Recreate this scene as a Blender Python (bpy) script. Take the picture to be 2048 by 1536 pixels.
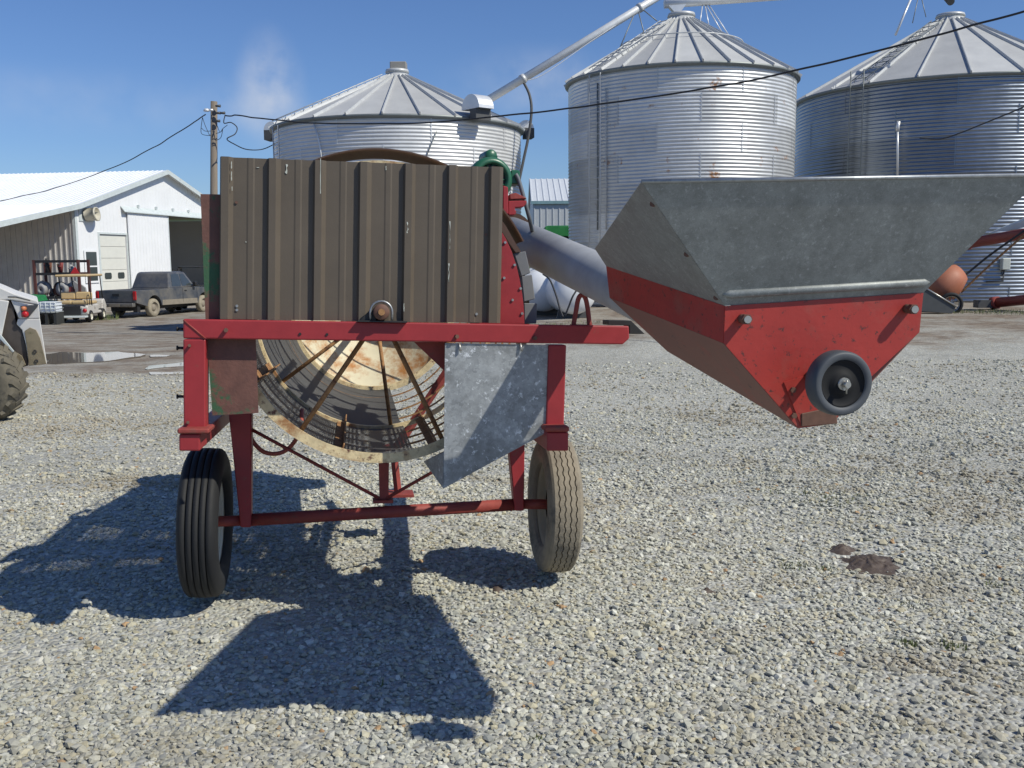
import bpy, bmesh, math, random
import numpy as np
from mathutils import Vector, Matrix, noise
R = math.radians
for o in list(bpy.data.objects): bpy.data.objects.remove(o)
SC = bpy.context.scene
COL = SC.collection
random.seed(7)

# ------------------------------------------------------------------ camera
F_PX, HC = 1950.0, 1.64                      # focal length in photo pixels (2048 wide), eye height
PITCH, ROLL = R(7.39), R(0.5)
CAM = Vector((0, 0, HC))
_f = Vector((0, math.cos(PITCH), -math.sin(PITCH)))
_u0 = Vector((0, math.sin(PITCH), math.cos(PITCH)))
_x = Vector((1, 0, 0))
CR = _x * math.cos(ROLL) - _u0 * math.sin(ROLL)
CU = _x * math.sin(ROLL) + _u0 * math.cos(ROLL)
cam = bpy.data.cameras.new('camera')
cam.sensor_width = 36.0; cam.lens = 36.0 * F_PX / 2048.0
cam.clip_start = 0.05; cam.clip_end = 3000
camo = bpy.data.objects.new('camera', cam); COL.objects.link(camo)
m3 = Matrix((CR, CU, -_f)).transposed()
camo.matrix_world = Matrix.Translation(CAM) @ m3.to_4x4()
SC.camera = camo

# ------------------------------------------------------------------ light
SUN = Vector((0.905, -0.42, 1.0)).normalized()
EL = math.asin(SUN.z)
AZ = math.atan2(SUN.x, SUN.y)                # from +y towards +x
wd = bpy.data.worlds.new('World'); SC.world = wd; wd.use_nodes = True
wn = wd.node_tree; wn.nodes.clear()
wo = wn.nodes.new('ShaderNodeOutputWorld'); bg = wn.nodes.new('ShaderNodeBackground')
sky = wn.nodes.new('ShaderNodeTexSky'); sky.sky_type = 'NISHITA'; sky.sun_disc = False
sky.sun_elevation = EL; sky.sun_rotation = AZ
sky.altitude = 0; sky.air_density = 1.0; sky.dust_density = 0.3; sky.ozone_density = 3.0
bg.inputs['Strength'].default_value = 0.100
def wnode(t, **kw):
    n = wn.nodes.new(t)
    for k, v in kw.items(): setattr(n, k, v)
    return n
def cloud(u, v, w, h, dens, seed, prev):
    """a small cumulus veil round one direction of the sky"""
    d = (_f + CR * ((u - 1024) / F_PX) - CU * ((v - 768) / F_PX)).normalized()
    sx = Vector((d.y, -d.x, 0)).normalized(); sz = sx.cross(d).normalized()
    tc = wnode('ShaderNodeTexCoord')
    def dot(vec, scale):
        n = wnode('ShaderNodeVectorMath', operation='DOT_PRODUCT'); n.inputs[1].default_value = vec
        wn.links.new(tc.outputs['Generated'], n.inputs[0])
        s = wnode('ShaderNodeMath', operation='MULTIPLY'); s.inputs[1].default_value = scale
        wn.links.new(n.outputs['Value'], s.inputs[0]); return s
    a, b = dot(sx, F_PX / w), dot(sz, F_PX / h)
    cmb = wnode('ShaderNodeCombineXYZ'); wn.links.new(a.outputs[0], cmb.inputs[0]); wn.links.new(b.outputs[0], cmb.inputs[1])
    ln = wnode('ShaderNodeVectorMath', operation='LENGTH'); wn.links.new(cmb.outputs[0], ln.inputs[0])
    fall = wnode('ShaderNodeMapRange', interpolation_type='SMOOTHSTEP'); fall.inputs[1].default_value = 1.25; fall.inputs[2].default_value = 0.1
    wn.links.new(ln.outputs['Value'], fall.inputs[0])
    nz = wnode('ShaderNodeTexNoise', noise_dimensions='4D'); nz.inputs['Scale'].default_value = 28; nz.inputs['Detail'].default_value = 6
    nz.inputs['W'].default_value = seed
    wn.links.new(tc.outputs['Generated'], nz.inputs['Vector'])
    nr = wnode('ShaderNodeMapRange'); nr.inputs[1].default_value = 0.28; nr.inputs[2].default_value = 0.72
    wn.links.new(nz.outputs['Fac'], nr.inputs[0])
    mu = wnode('ShaderNodeMath', operation='MULTIPLY'); wn.links.new(fall.outputs[0], mu.inputs[0]); wn.links.new(nr.outputs[0], mu.inputs[1])
    m2 = wnode('ShaderNodeMath', operation='MULTIPLY'); m2.inputs[1].default_value = dens; m2.use_clamp = True
    wn.links.new(mu.outputs[0], m2.inputs[0])
    mx = wnode('ShaderNodeMix', data_type='RGBA')
    wn.links.new(m2.outputs[0], mx.inputs['Factor']); wn.links.new(prev, mx.inputs['A'])
    mx.inputs['B'].default_value = (6.0, 6.4, 7.2, 1)
    return mx.outputs['Result']
tint = wnode('ShaderNodeMix', data_type='RGBA', blend_type='MULTIPLY')
tint.inputs['Factor'].default_value = 1.0; tint.inputs['B'].default_value = (0.595, 0.745, 1.02, 1)
wn.links.new(sky.outputs[0], tint.inputs['A'])
c = cloud(540, 180, 62, 105, 0.85, 1.3, tint.outputs['Result'])
c = cloud(500, 215, 110, 60, 0.30, 5.1, c)
c = cloud(1090, 165, 190, 70, 0.35, 8.7, c)
c = cloud(120, 200, 420, 60, 0.16, 2.2, c)
wn.links.new(c, bg.inputs['Color']); wn.links.new(bg.outputs[0], wo.inputs[0])

sl = bpy.data.lights.new('sun', 'SUN'); sl.energy = 4.3; sl.angle = R(0.53); sl.color = (1.0, 0.955, 0.83)
so = bpy.data.objects.new('sun', sl); COL.objects.link(so)
so.rotation_euler = (-SUN).to_track_quat('-Z', 'Y').to_euler(); so.location = (30, -12, 40)
SC.view_settings.view_transform = 'Standard'; SC.view_settings.look = 'None'
SC.view_settings.exposure = 0.05; SC.view_settings.gamma = 1.0
SC.render.engine = 'CYCLES'
SC.cycles.max_bounces = 8; SC.cycles.transparent_max_bounces = 16

# ------------------------------------------------------------------ photogrammetry helpers
def ray(u, v): return _f + CR * ((u - 1024) / F_PX) - CU * ((v - 768) / F_PX)
def W(u, v, d):
    """the point of the world that stands d metres in front of the eye (along +y) and shows at u, v"""
    r = ray(u, v); return CAM + r * (d / r.y)
def sm(a, b, x):
    t = max(0.0, min(1.0, (x - a) / (b - a))); return t * t * (3 - 2 * t)
def gz(x, y):
    return -0.70 * sm(12, 40, y) * sm(1.0, 9.0, -x) + 0.20 * sm(10, 20, y) * sm(-2, 1, x)
def G(u, v0, d):
    """ground point under column u at distance d"""
    p = W(u, v0, d); return Vector((p.x, d, gz(p.x, d)))

# ------------------------------------------------------------------ mesh helpers
class MB:
    def __init__(s): s.v = []; s.f = []; s.sm = []; s.tone = []
    def add(s, vs, fs, smooth=False, tone=None):
        b = len(s.v); s.v += [tuple(p) for p in vs]
        for k, f in enumerate(fs):
            s.f.append(tuple(b + i for i in f)); s.sm.append(smooth)
            s.tone.append(tone[k] if isinstance(tone, list) else (tone if tone is not None else 0.5))
        return s
    def box(s, x0, x1, y0, y1, z0, z1, M=None):
        vs = [Vector((x, y, z)) for z in (z0, z1) for y in (y0, y1) for x in (x0, x1)]
        if M is not None: vs = [M @ p for p in vs]
        return s.add(vs, [(0, 2, 3, 1), (4, 5, 7, 6), (0, 1, 5, 4), (2, 6, 7, 3), (0, 4, 6, 2), (1, 3, 7, 5)])
    def hexa(s, a, b):
        """two quads (each 4 points, same order) joined into a solid"""
        return s.add(list(a) + list(b), [(3, 2, 1, 0), (4, 5, 6, 7)] + [(i, (i + 1) % 4, 4 + (i + 1) % 4, 4 + i) for i in range(4)])
    def slab(s, pts, off):
        pts = [Vector(p) for p in pts]; n = len(pts); off = Vector(off)
        return s.add(pts + [p + off for p in pts],
                     [tuple(range(n))[::-1], tuple(range(n, 2 * n))] + [(i, (i + 1) % n, n + (i + 1) % n, n + i) for i in range(n)])
    def plate(s, pts, t):
        """flat polygon of thickness t, centred"""
        pts = [Vector(p) for p in pts]
        n = (pts[1] - pts[0]).cross(pts[2] - pts[0]).normalized()
        return s.slab([p - n * t / 2 for p in pts], n * t)
    def prism(s, poly, y0, y1):
        return s.slab([Vector((x, y0, z)) for x, z in poly], (0, y1 - y0, 0))
    def tube(s, path, r, n=10, caps=True, smooth=True):
        path = [Vector(p) for p in path]; m = len(path); rs = r if isinstance(r, (list, tuple)) else [r] * m
        vs = []; prev = None
        for i, p in enumerate(path):
            t = (path[min(i + 1, m - 1)] - path[max(i - 1, 0)]).normalized()
            if prev is None:
                a = Vector((0, 0, 1)) if abs(t.z) < 0.9 else Vector((1, 0, 0))
                e = t.cross(a).normalized()
            else: e = (prev - t * prev.dot(t)).normalized()
            prev = e; g = t.cross(e)
            for k in range(n):
                an = 2 * math.pi * k / n
                vs.append(p + (e * math.cos(an) + g * math.sin(an)) * rs[i])
        fs = [(i * n + k, i * n + (k + 1) % n, (i + 1) * n + (k + 1) % n, (i + 1) * n + k) for i in range(m - 1) for k in range(n)]
        s.add(vs, fs, smooth)
        if caps:
            s.add([vs[k] for k in range(n)], [tuple(range(n))[::-1]]); s.add([vs[(m - 1) * n + k] for k in range(n)], [tuple(range(n))])
        return s
    def curve(s, path, r, n=10, k=6, **kw):
        path = [Vector(p) for p in path]; out = []
        for i in range(len(path) - 1):
            p0, p1, p2, p3 = path[max(i - 1, 0)], path[i], path[i + 1], path[min(i + 2, len(path) - 1)]
            for j in range(k):
                t = j / k
                out.append(0.5 * ((2 * p1) + (p2 - p0) * t + (2 * p0 - 5 * p1 + 4 * p2 - p3) * t * t + (3 * p1 - p0 - 3 * p2 + p3) * t ** 3))
        return s.tube(out + [path[-1]], r, n, **kw)
    def lathe(s, prof, org, axis, ref, n=48, a0=0.0, a1=2 * math.pi, smooth=True, tone=None):
        """prof = [(radius, height along axis)]; angle 0 along ref"""
        org, axis = Vector(org), Vector(axis).normalized(); ref = Vector(ref); ref = (ref - axis * ref.dot(axis)).normalized(); g = axis.cross(ref)
        full = abs(a1 - a0) > 2 * math.pi - 1e-6; na = n if full else n + 1; m = len(prof); vs = []
        for k in range(na):
            an = a0 + (a1 - a0) * k / n; d = ref * math.cos(an) + g * math.sin(an)
            for r, h in prof: vs.append(org + axis * h + d * r)
        fs = []; tn = []
        for k in range(n):
            k2 = (k + 1) % na
            for j in range(m - 1):
                fs.append((k * m + j, k2 * m + j, k2 * m + j + 1, k * m + j + 1))
                if tone: tn.append(tone(k / n, j))
        return s.add(vs, fs, smooth, tn if tone else None)
    def build(s, name, mat, parent=None, bevel=0.0, seg=1, solid=0.0):
        me = bpy.data.meshes.new(name); me.from_pydata(s.v, [], s.f); me.update()
        me.polygons.foreach_set('use_smooth', s.sm)
        if any(t != 0.5 for t in s.tone):
            at = me.attributes.new('tone', 'FLOAT', 'FACE'); at.data.foreach_set('value', s.tone)
        bm = bmesh.new(); bm.from_mesh(me)
        bmesh.ops.remove_doubles(bm, verts=bm.verts, dist=1e-5) if bevel or len(s.v) < 3000 else None
        bmesh.ops.recalc_face_normals(bm, faces=bm.faces); bm.to_mesh(me); bm.free()
        me.materials.append(mat)
        o = bpy.data.objects.new(name, me); COL.objects.link(o)
        if parent is not None: o.parent = parent
        if solid:
            md = o.modifiers.new('solid', 'SOLIDIFY'); md.thickness = solid; md.offset = 0
        if bevel:
            md = o.modifiers.new('bevel', 'BEVEL'); md.width = bevel; md.segments = seg; md.limit_method = 'ANGLE'; md.angle_limit = R(40)
        return o
def tag(o, label=None, cat=None, group=None, kind=None):
    if label: o['label'] = label
    if cat: o['category'] = cat
    if group: o['group'] = group
    if kind: o['kind'] = kind
    return o
def thing(name, label, cat, loc=(0, 0, 0), M=None, group=None):
    o = bpy.data.objects.new(name, None); COL.objects.link(o); o.empty_display_size = 0.2
    if M is not None: o.matrix_world = M
    else: o.location = loc
    return tag(o, label, cat, group)
def frame(org, ang):
    """upright frame: x axis turned ang (radians, ccw from above)"""
    return Matrix.Translation(Vector(org)) @ Matrix.Rotation(ang, 4, 'Z')

# ------------------------------------------------------------------ materials
def mat(name, col, rough=0.6, metal=0.0, var=0.12, vs=6.0, bump=0.0, bs=80.0, dirt=(), spec=0.5, streak=False, tone=0.0, cells=0.0, cs=30.0):
    """painted / metal surface. dirt: list of (colour, noise scale, threshold, softness, seed) patches of real wear"""
    m = bpy.data.materials.new(name); m.use_nodes = True; nt = m.node_tree; b = nt.nodes['Principled BSDF']
    N = nt.nodes.new; Lk = nt.links.new
    tc = N('ShaderNodeTexCoord'); vec = tc.outputs['Object']
    if streak:
        mp = N('ShaderNodeMapping'); mp.inputs['Scale'].default_value = (1, 1, 0.12); Lk(vec, mp.inputs['Vector']); svec = mp.outputs[0]
    else: svec = vec
    nz = N('ShaderNodeTexNoise'); nz.inputs['Scale'].default_value = vs; nz.inputs['Detail'].default_value = 7; nz.inputs['Roughness'].default_value = 0.65
    Lk(svec, nz.inputs['Vector'])
    mr = N('ShaderNodeMapRange'); mr.inputs[1].default_value = 0.25; mr.inputs[2].default_value = 0.75
    mr.inputs[3].default_value = 1 - var; mr.inputs[4].default_value = 1 + var; Lk(nz.outputs['Fac'], mr.inputs[0])
    fac = mr.outputs[0]
    if tone:
        at = N('ShaderNodeAttribute'); at.attribute_name = 'tone'
        t2 = N('ShaderNodeMapRange'); t2.inputs[3].default_value = 1 - tone; t2.inputs[4].default_value = 1 + tone; Lk(at.outputs['Fac'], t2.inputs[0])
        mu = N('ShaderNodeMath'); mu.operation = 'MULTIPLY'; Lk(fac, mu.inputs[0]); Lk(t2.outputs[0], mu.inputs[1]); fac = mu.outputs[0]
    if cells:
        vo = N('ShaderNodeTexVoronoi'); vo.inputs['Scale'].default_value = cs; vo.inputs['Randomness'].default_value = 1
        wn2 = N('ShaderNodeTexNoise'); wn2.inputs['Scale'].default_value = cs * 1.5; wn2.inputs['Detail'].default_value = 3
        Lk(vec, wn2.inputs['Vector'])
        ad = N('ShaderNodeMix'); ad.data_type = 'RGBA'; ad.blend_type = 'LINEAR_LIGHT'; ad.inputs['Factor'].default_value = 0.02
        Lk(vec, ad.inputs['A']); Lk(wn2.outputs['Color'], ad.inputs['B']); Lk(ad.outputs['Result'], vo.inputs['Vector'])
        sp = N('ShaderNodeSeparateColor'); Lk(vo.outputs['Color'], sp.inputs[0])
        t3 = N('ShaderNodeMapRange'); t3.inputs[3].default_value = 1 - cells; t3.inputs[4].default_value = 1 + cells; Lk(sp.outputs[0], t3.inputs[0])
        mu = N('ShaderNodeMath'); mu.operation = 'MULTIPLY'; Lk(fac, mu.inputs[0]); Lk(t3.outputs[0], mu.inputs[1]); fac = mu.outputs[0]
    cm = N('ShaderNodeVectorMath'); cm.operation = 'SCALE'; cm.inputs[0].default_value = col; Lk(fac, cm.inputs['Scale'])
    cur = cm.outputs[0]; met = None; rg = None
    for (dc, ds, th, sf, seed) in dirt:
        n2 = N('ShaderNodeTexNoise'); n2.noise_dimensions = '4D'; n2.inputs['W'].default_value = seed
        n2.inputs['Scale'].default_value = ds; n2.inputs['Detail'].default_value = 8; n2.inputs['Roughness'].default_value = 0.7
        Lk(svec, n2.inputs['Vector'])
        r2 = N('ShaderNodeMapRange'); r2.inputs[1].default_value = th; r2.inputs[2].default_value = th + sf; Lk(n2.outputs['Fac'], r2.inputs[0])
        mx = N('ShaderNodeMix'); mx.data_type = 'RGBA'; Lk(r2.outputs[0], mx.inputs['Factor']); Lk(cur, mx.inputs['A']); mx.inputs['B'].default_value = (*dc, 1)
        cur = mx.outputs['Result']
        if metal:
            mm = N('ShaderNodeMapRange'); mm.inputs[3].default_value = metal; mm.inputs[4].default_value = 0.0; Lk(r2.outputs[0], mm.inputs[0]); met = mm.outputs[0]
    Lk(cur, b.inputs['Base Color'])
    b.inputs['Metallic'].default_value = metal
    if met is not None: Lk(met, b.inputs['Metallic'])
    b.inputs['Specular IOR Level'].default_value = spec
    r3 = N('ShaderNodeMapRange'); r3.inputs[3].default_value = max(0.02, rough - 0.1); r3.inputs[4].default_value = min(1, rough + 0.1); Lk(nz.outputs['Fac'], r3.inputs[0])
    Lk(r3.outputs[0], b.inputs['Roughness'])
    if bump:
        nb = N('ShaderNodeTexNoise'); nb.inputs['Scale'].default_value = bs; nb.inputs['Detail'].default_value = 4; Lk(vec, nb.inputs['Vector'])
        bp = N('ShaderNodeBump'); bp.inputs['Strength'].default_value = bump; bp.inputs['Distance'].default_value = 0.01; Lk(nb.outputs['Fac'], bp.inputs['Height'])
        Lk(bp.outputs[0], b.inputs['Normal'])
    return m
RUST = (0.13, 0.05, 0.022)
m_red = mat('red_paint', (0.30, 0.024, 0.029), 0.5, var=0.14, vs=9, bump=0.05, bs=40, dirt=[((0.20, 0.06, 0.045), 14, 0.60, 0.12, 1.0), ((0.06, 0.03, 0.028), 60, 0.70, 0.06, 4.0)])
m_redrust = mat('faded_red_paint', (0.26, 0.045, 0.036), 0.65, var=0.25, vs=14, bump=0.1, dirt=[((0.14, 0.07, 0.05), 18, 0.55, 0.15, 2.0)])
m_redhop = mat('hopper_red_paint', (0.36, 0.032, 0.024), 0.5, var=0.18, vs=4, bump=0.06, bs=60, dirt=[((0.28, 0.075, 0.055), 5, 0.52, 0.2, 9.0), ((0.09, 0.028, 0.024), 50, 0.575, 0.06, 3.0), ((0.15, 0.07, 0.04), 9, 0.655, 0.05, 6.0)])
m_redbot = mat('shaded_worn_hopper_bottom', (0.19, 0.080, 0.064), 0.6, var=0.2, vs=7, dirt=[((0.30, 0.05, 0.04), 6, 0.55, 0.2, 2.0), ((0.09, 0.05, 0.045), 30, 0.60, 0.05, 3.0)])  # brown in the red paints underside shade and gravel bounce; patches are wear
m_brown = mat('brown_coated_steel', (0.108, 0.088, 0.067), 0.55, var=0.10, vs=5, bump=0.04, bs=150, spec=0.35, dirt=[((0.35, 0.33, 0.28), 40, 0.76, 0.03, 2.0)])
m_maroon = mat('rusty_maroon_green_plate', (0.135, 0.062, 0.048), 0.75, var=0.28, vs=16, bump=0.15, dirt=[((0.035, 0.100, 0.048), 4.5, 0.535, 0.05, 11.0), ((0.34, 0.33, 0.30), 14, 0.70, 0.04, 6.0)])
m_rustring = mat('rusty_cream_steel', (0.66, 0.54, 0.32), 0.65, var=0.25, vs=20, bump=0.2, dirt=[((0.34, 0.17, 0.07), 8, 0.50, 0.14, 3.0), ((0.12, 0.045, 0.03), 30, 0.56, 0.1, 5.0)])
m_rustbar = mat('rusty_bar_steel', (0.34, 0.18, 0.075), 0.8, var=0.3, vs=30, bump=0.2, dirt=[((0.09, 0.035, 0.022), 25, 0.5, 0.15, 3.0)])
m_cream = mat('rust_spotted_cream_paint', (0.62, 0.57, 0.42), 0.6, var=0.10, vs=6, dirt=[((0.40, 0.18, 0.06), 7, 0.47, 0.16, 2.0), ((0.20, 0.07, 0.03), 22, 0.66, 0.08, 7.0)])
m_wellgrey = mat('grey_drum_skin', (0.085, 0.086, 0.088), 0.65, metal=0.2, var=0.15, vs=8)  # grey darkened to put the drum's inside shade into the colour
m_galv = mat('galvanised_sheet', (0.33, 0.345, 0.355), 0.42, metal=0.75, var=0.12, vs=5, cells=0.14, cs=60)
m_galvspot = mat('spotted_galvanised_sheet', (0.33, 0.348, 0.36), 0.5, metal=0.35, var=0.28, vs=8, cells=0.18, cs=55, dirt=[((0.14, 0.145, 0.14), 3.0, 0.47, 0.25, 8.0), ((0.66, 0.69, 0.72), 34, 0.575, 0.05, 3.0), ((0.42, 0.36, 0.26), 5.5, 0.70, 0.08, 12.0)])
m_galvdull = mat('dull_galvanised_sheet', (0.235, 0.25, 0.245), 0.55, metal=0.3, var=0.25, vs=12, cells=0.14, cs=130, dirt=[((0.36, 0.38, 0.38), 64, 0.55, 0.12, 3.0), ((0.15, 0.155, 0.15), 40, 0.60, 0.14, 7.0)])
m_tubegrey = mat('grey_auger_steel', (0.36, 0.37, 0.38), 0.6, metal=0.05, spec=0.25, var=0.16, vs=8, dirt=[((0.20, 0.13, 0.09), 9, 0.68, 0.1, 3.0)])
m_flap = mat('grey_rubber_flap', (0.16, 0.165, 0.17), 0.7, var=0.15)
m_black = mat('black_steel', (0.018, 0.018, 0.019), 0.55, var=0.2)
m_tyre = mat('black_tyre_rubber', (0.012, 0.0125, 0.014), 0.75, var=0.2, vs=14, bump=0.1, dirt=[((0.10, 0.085, 0.065), 9, 0.64, 0.1, 3.0)])
m_tyredust = mat('dusty_tyre_rubber', (0.25, 0.215, 0.16), 0.9, var=0.22, vs=18, bump=0.25, bs=120, dirt=[((0.075, 0.065, 0.052), 7, 0.52, 0.2, 3.0)])
m_rim = mat('cream_wheel_paint', (0.60, 0.58, 0.48), 0.5, var=0.1, dirt=[((0.25, 0.12, 0.06), 12, 0.64, 0.1, 3.0)])
m_rimdirty = mat('mud_stained_wheel_paint', (0.34, 0.29, 0.20), 0.7, var=0.15)
m_green = mat('green_motor_paint', (0.022, 0.115, 0.062), 0.38, var=0.15, vs=12, dirt=[((0.06, 0.10, 0.075), 20, 0.6, 0.12, 2.0)])
m_bolt = mat('zinc_bolt', (0.45, 0.44, 0.41), 0.4, metal=0.8, var=0.1)
m_rustbolt = mat('rusty_bolt', (0.13, 0.065, 0.045), 0.7, var=0.25, vs=40)
m_wheelgrey = mat('grey_rubber_wheel', (0.060, 0.068, 0.080), 0.6, var=0.1, vs=20)
m_hub = mat('black_plastic_hub', (0.013, 0.0135, 0.015), 0.75, var=0.15, spec=0.25)
m_hose = mat('red_hose', (0.40, 0.09, 0.06), 0.5, var=0.1)

# screen: perforated sheet, real holes cut by a fine cell pattern
def screenmat(name, col, holes):
    m = bpy.data.materials.new(name); m.use_nodes = True; nt = m.node_tree; N = nt.nodes.new; Lk = nt.links.new
    b = nt.nodes['Principled BSDF']; out = nt.nodes['Material Output']
    b.inputs['Base Color'].default_value = (*col, 1); b.inputs['Metallic'].default_value = 0.3; b.inputs['Roughness'].default_value = 0.55
    tc = N('ShaderNodeTexCoord'); vo = N('ShaderNodeTexVoronoi'); vo.inputs['Scale'].default_value = 260; vo.inputs['Randomness'].default_value = 0.25
    Lk(tc.outputs['Object'], vo.inputs['Vector'])
    lt = N('ShaderNodeMath'); lt.operation = 'LESS_THAN'; lt.inputs[1].default_value = holes; Lk(vo.outputs['Distance'], lt.inputs[0])
    tr = N('ShaderNodeBsdfTransparent'); mx = N('ShaderNodeMixShader'); Lk(lt.outputs[0], mx.inputs[0]); Lk(b.outputs[0], mx.inputs[1]); Lk(tr.outputs[0], mx.inputs[2])
    Lk(mx.outputs[0], out.inputs['Surface']); return m
m_screen = screenmat('woven_screen', (0.085, 0.086, 0.088), 0.30)  # mesh colour darkened to carry the shadow over the front drum section
m_screen2 = screenmat('coarse_screen', (0.10, 0.10, 0.098), 0.70)

# ------------------------------------------------------------------ ground
def groundmat():
    m = bpy.data.materials.new('gravel_and_dirt'); m.use_nodes = True; nt = m.node_tree; N = nt.nodes.new; Lk = nt.links.new
    b = nt.nodes['Principled BSDF']; b.inputs['Roughness'].default_value = 0.9; b.inputs['Specular IOR Level'].default_value = 0.2
    tc = N('ShaderNodeTexCoord'); vec = tc.outputs['Object']
    def noi(scale, det=5, seed=0.0, rough=0.6, v=None):
        n = N('ShaderNodeTexNoise'); n.noise_dimensions = '4D'; n.inputs['W'].default_value = seed; n.inputs['Scale'].default_value = scale
        n.inputs['Detail'].default_value = det; n.inputs['Roughness'].default_value = rough; Lk(v or vec, n.inputs['Vector']); return n.outputs['Fac']
    def rng(x, a, bb, c=0.0, d=1.0, sst=True):
        n = N('ShaderNodeMapRange'); n.interpolation_type = 'SMOOTHSTEP' if sst else 'LINEAR'
        for i, q in zip((1, 2, 3, 4), (a, bb, c, d)): n.inputs[i].default_value = q
        Lk(x, n.inputs[0]); return n.outputs[0]
    def mth(op, x, y, clamp=False):
        n = N('ShaderNodeMath'); n.operation = op; n.use_clamp = clamp
        for i, q in enumerate((x, y)):
            if isinstance(q, (int, float)): n.inputs[i].default_value = q
            else: Lk(q, n.inputs[i])
        return n.outputs[0]
    def mixc(f, a, bcol):
        n = N('ShaderNodeMix'); n.data_type = 'RGBA'
        if isinstance(f, float): n.inputs['Factor'].default_value = f
        else: Lk(f, n.inputs['Factor'])
        for k, q in (('A', a), ('B', bcol)):
            if isinstance(q, tuple): n.inputs[k].default_value = (*q, 1)
            else: Lk(q, n.inputs[k])
        return n.outputs['Result']
    vo = N('ShaderNodeTexVoronoi'); vo.inputs['Scale'].default_value = 40; Lk(vec, vo.inputs['Vector'])
    sp = N('ShaderNodeSeparateColor'); Lk(vo.outputs['Color'], sp.inputs[0])
    cr = N('ShaderNodeValToRGB'); Lk(sp.outputs[0], cr.inputs[0])
    els = [(0.0, (0.24, 0.24, 0.215)), (0.2, (0.34, 0.345, 0.32)), (0.45, (0.42, 0.42, 0.375)), (0.65, (0.40, 0.375, 0.295)), (0.8, (0.46, 0.46, 0.42)), (1.0, (0.54, 0.54, 0.50))]
    r = cr.color_ramp
    while len(r.elements) < len(els): r.elements.new(0.5)
    for e, (p, cc) in zip(r.elements, els): e.position = p; e.color = (*cc, 1)
    # broad changes of tone: compaction, dust
    tone = rng(noi(0.55, 6, 3.0), 0.3, 0.7, 0.84, 1.10, False)
    sc = N('ShaderNodeVectorMath'); sc.operation = 'SCALE'; Lk(cr.outputs[0], sc.inputs[0]); Lk(tone, sc.inputs['Scale'])
    grav = sc.outputs[0]
    fine = rng(noi(22, 5, 8.0), 0.50, 0.64)
    grav = mixc(mth('MULTIPLY', fine, 0.30), grav, (0.25, 0.23, 0.19))
    # bare dirt: beyond the gravel apron, and ruts in it
    xyz = N('ShaderNodeSeparateXYZ'); Lk(vec, xyz.inputs[0])
    wob = mth('MULTIPLY', mth('SUBTRACT', noi(0.22, 5, 1.0), 0.5), 13.0)
    wob2 = mth('MULTIPLY', mth('SUBTRACT', noi(1.3, 6, 2.0), 0.5), 5.0)
    yy = mth('ADD', xyz.outputs['Y'], mth('ADD', wob, wob2))
    xs = rng(xyz.outputs['X'], -6.0, 3.0, 0.0, 3.2)
    far = rng(mth('SUBTRACT', yy, xs), 13.2, 15.8)
    stv = N('ShaderNodeMapping'); stv.inputs['Scale'].default_value = (0.85, 1.0, 1); Lk(vec, stv.inputs['Vector'])
    brk = rng(noi(1.2, 7, 5.0, 0.7, stv.outputs[0]), 0.40, 0.60, 0.45, 1.0)
    dirtm = mth('MULTIPLY', far, brk)
    blot = mth('MULTIPLY', rng(noi(0.8, 6, 12.0, 0.65, stv.outputs[0]), 0.62, 0.72), rng(xyz.outputs['Y'], 5.0, 12.0, 0.35, 0.85))
    dirtm = mth('MAXIMUM', dirtm, blot)
    dn = noi(5.0, 8, 6.0, 0.7)
    dcol = mixc(rng(dn, 0.35, 0.68), (0.135, 0.102, 0.076), (0.25, 0.205, 0.155))
    dcol = mixc(mth('MULTIPLY', rng(noi(26, 4, 9.0), 0.60, 0.68), 0.6), dcol, (0.34, 0.32, 0.28))
    base = mixc(dirtm, grav, dcol)
    # rough grass and weeds where nobody drives
    gm = rng(mth('ADD', xyz.outputs['Y'], mth('MULTIPLY', wob2, 0.9)), 31.0, 37.0)
    gm = mth('MULTIPLY', gm, rng(xyz.outputs['X'], -6.0, 0.0))
    far2 = rng(xyz.outputs['Y'], 62.0, 70.0)
    gm = mth('MAXIMUM', gm, far2)
    gcol = mixc(rng(noi(3.0, 6, 4.0), 0.4, 0.65), (0.055, 0.075, 0.02), (0.12, 0.13, 0.05))
    base = mixc(gm, base, gcol)
    Lk(base, b.inputs['Base Color'])
    sub = N('ShaderNodeMath'); sub.operation = 'SUBTRACT'; sub.inputs[0].default_value = 1.0; Lk(vo.outputs['Distance'], sub.inputs[1])
    hh = mth('ADD', mth('MULTIPLY', sub.outputs[0], mth('SUBTRACT', 1.0, dirtm)), mth('MULTIPLY', dn, 1.2))
    bp = N('ShaderNodeBump'); bp.inputs['Strength'].default_value = 0.7; bp.inputs['Distance'].default_value = 0.02; Lk(hh, bp.inputs['Height'])
    Lk(bp.outputs[0], b.inputs['Normal'])
    return m
m_ground = groundmat()
def axis_pts(*segs):
    out = []
    for a, b, n in segs: out += [a + (b - a) * i / n for i in range(n)]
    return out + [segs[-1][1]]
xs = axis_pts((-500, -60, 12), (-60, -12, 24), (-12, 12, 72), (12, 60, 24), (60, 500, 12))
ys = axis_pts((-40, 0, 8), (0, 14, 56), (14, 60, 92), (60, 120, 12), (120, 1200, 12))
g = MB()
def micro(x, y):
    a = sm(60, 20, y) if y > 20 else 1
    return 0.030 * noise.noise(Vector((x * 0.35, y * 0.35, 3.1))) * a + 0.016 * noise.noise(Vector((x * 1.1, y * 1.1, 9.2))) * a
nx = len(xs)
g.add([(x, y, gz(x, y) + micro(x, y) - 0.02) for y in ys for x in xs],
      [(j * nx + i, j * nx + i + 1, (j + 1) * nx + i + 1, (j + 1) * nx + i) for j in range(len(ys) - 1) for i in range(nx - 1)], True)
tag(g.build('ground', m_ground), kind='structure')

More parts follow.
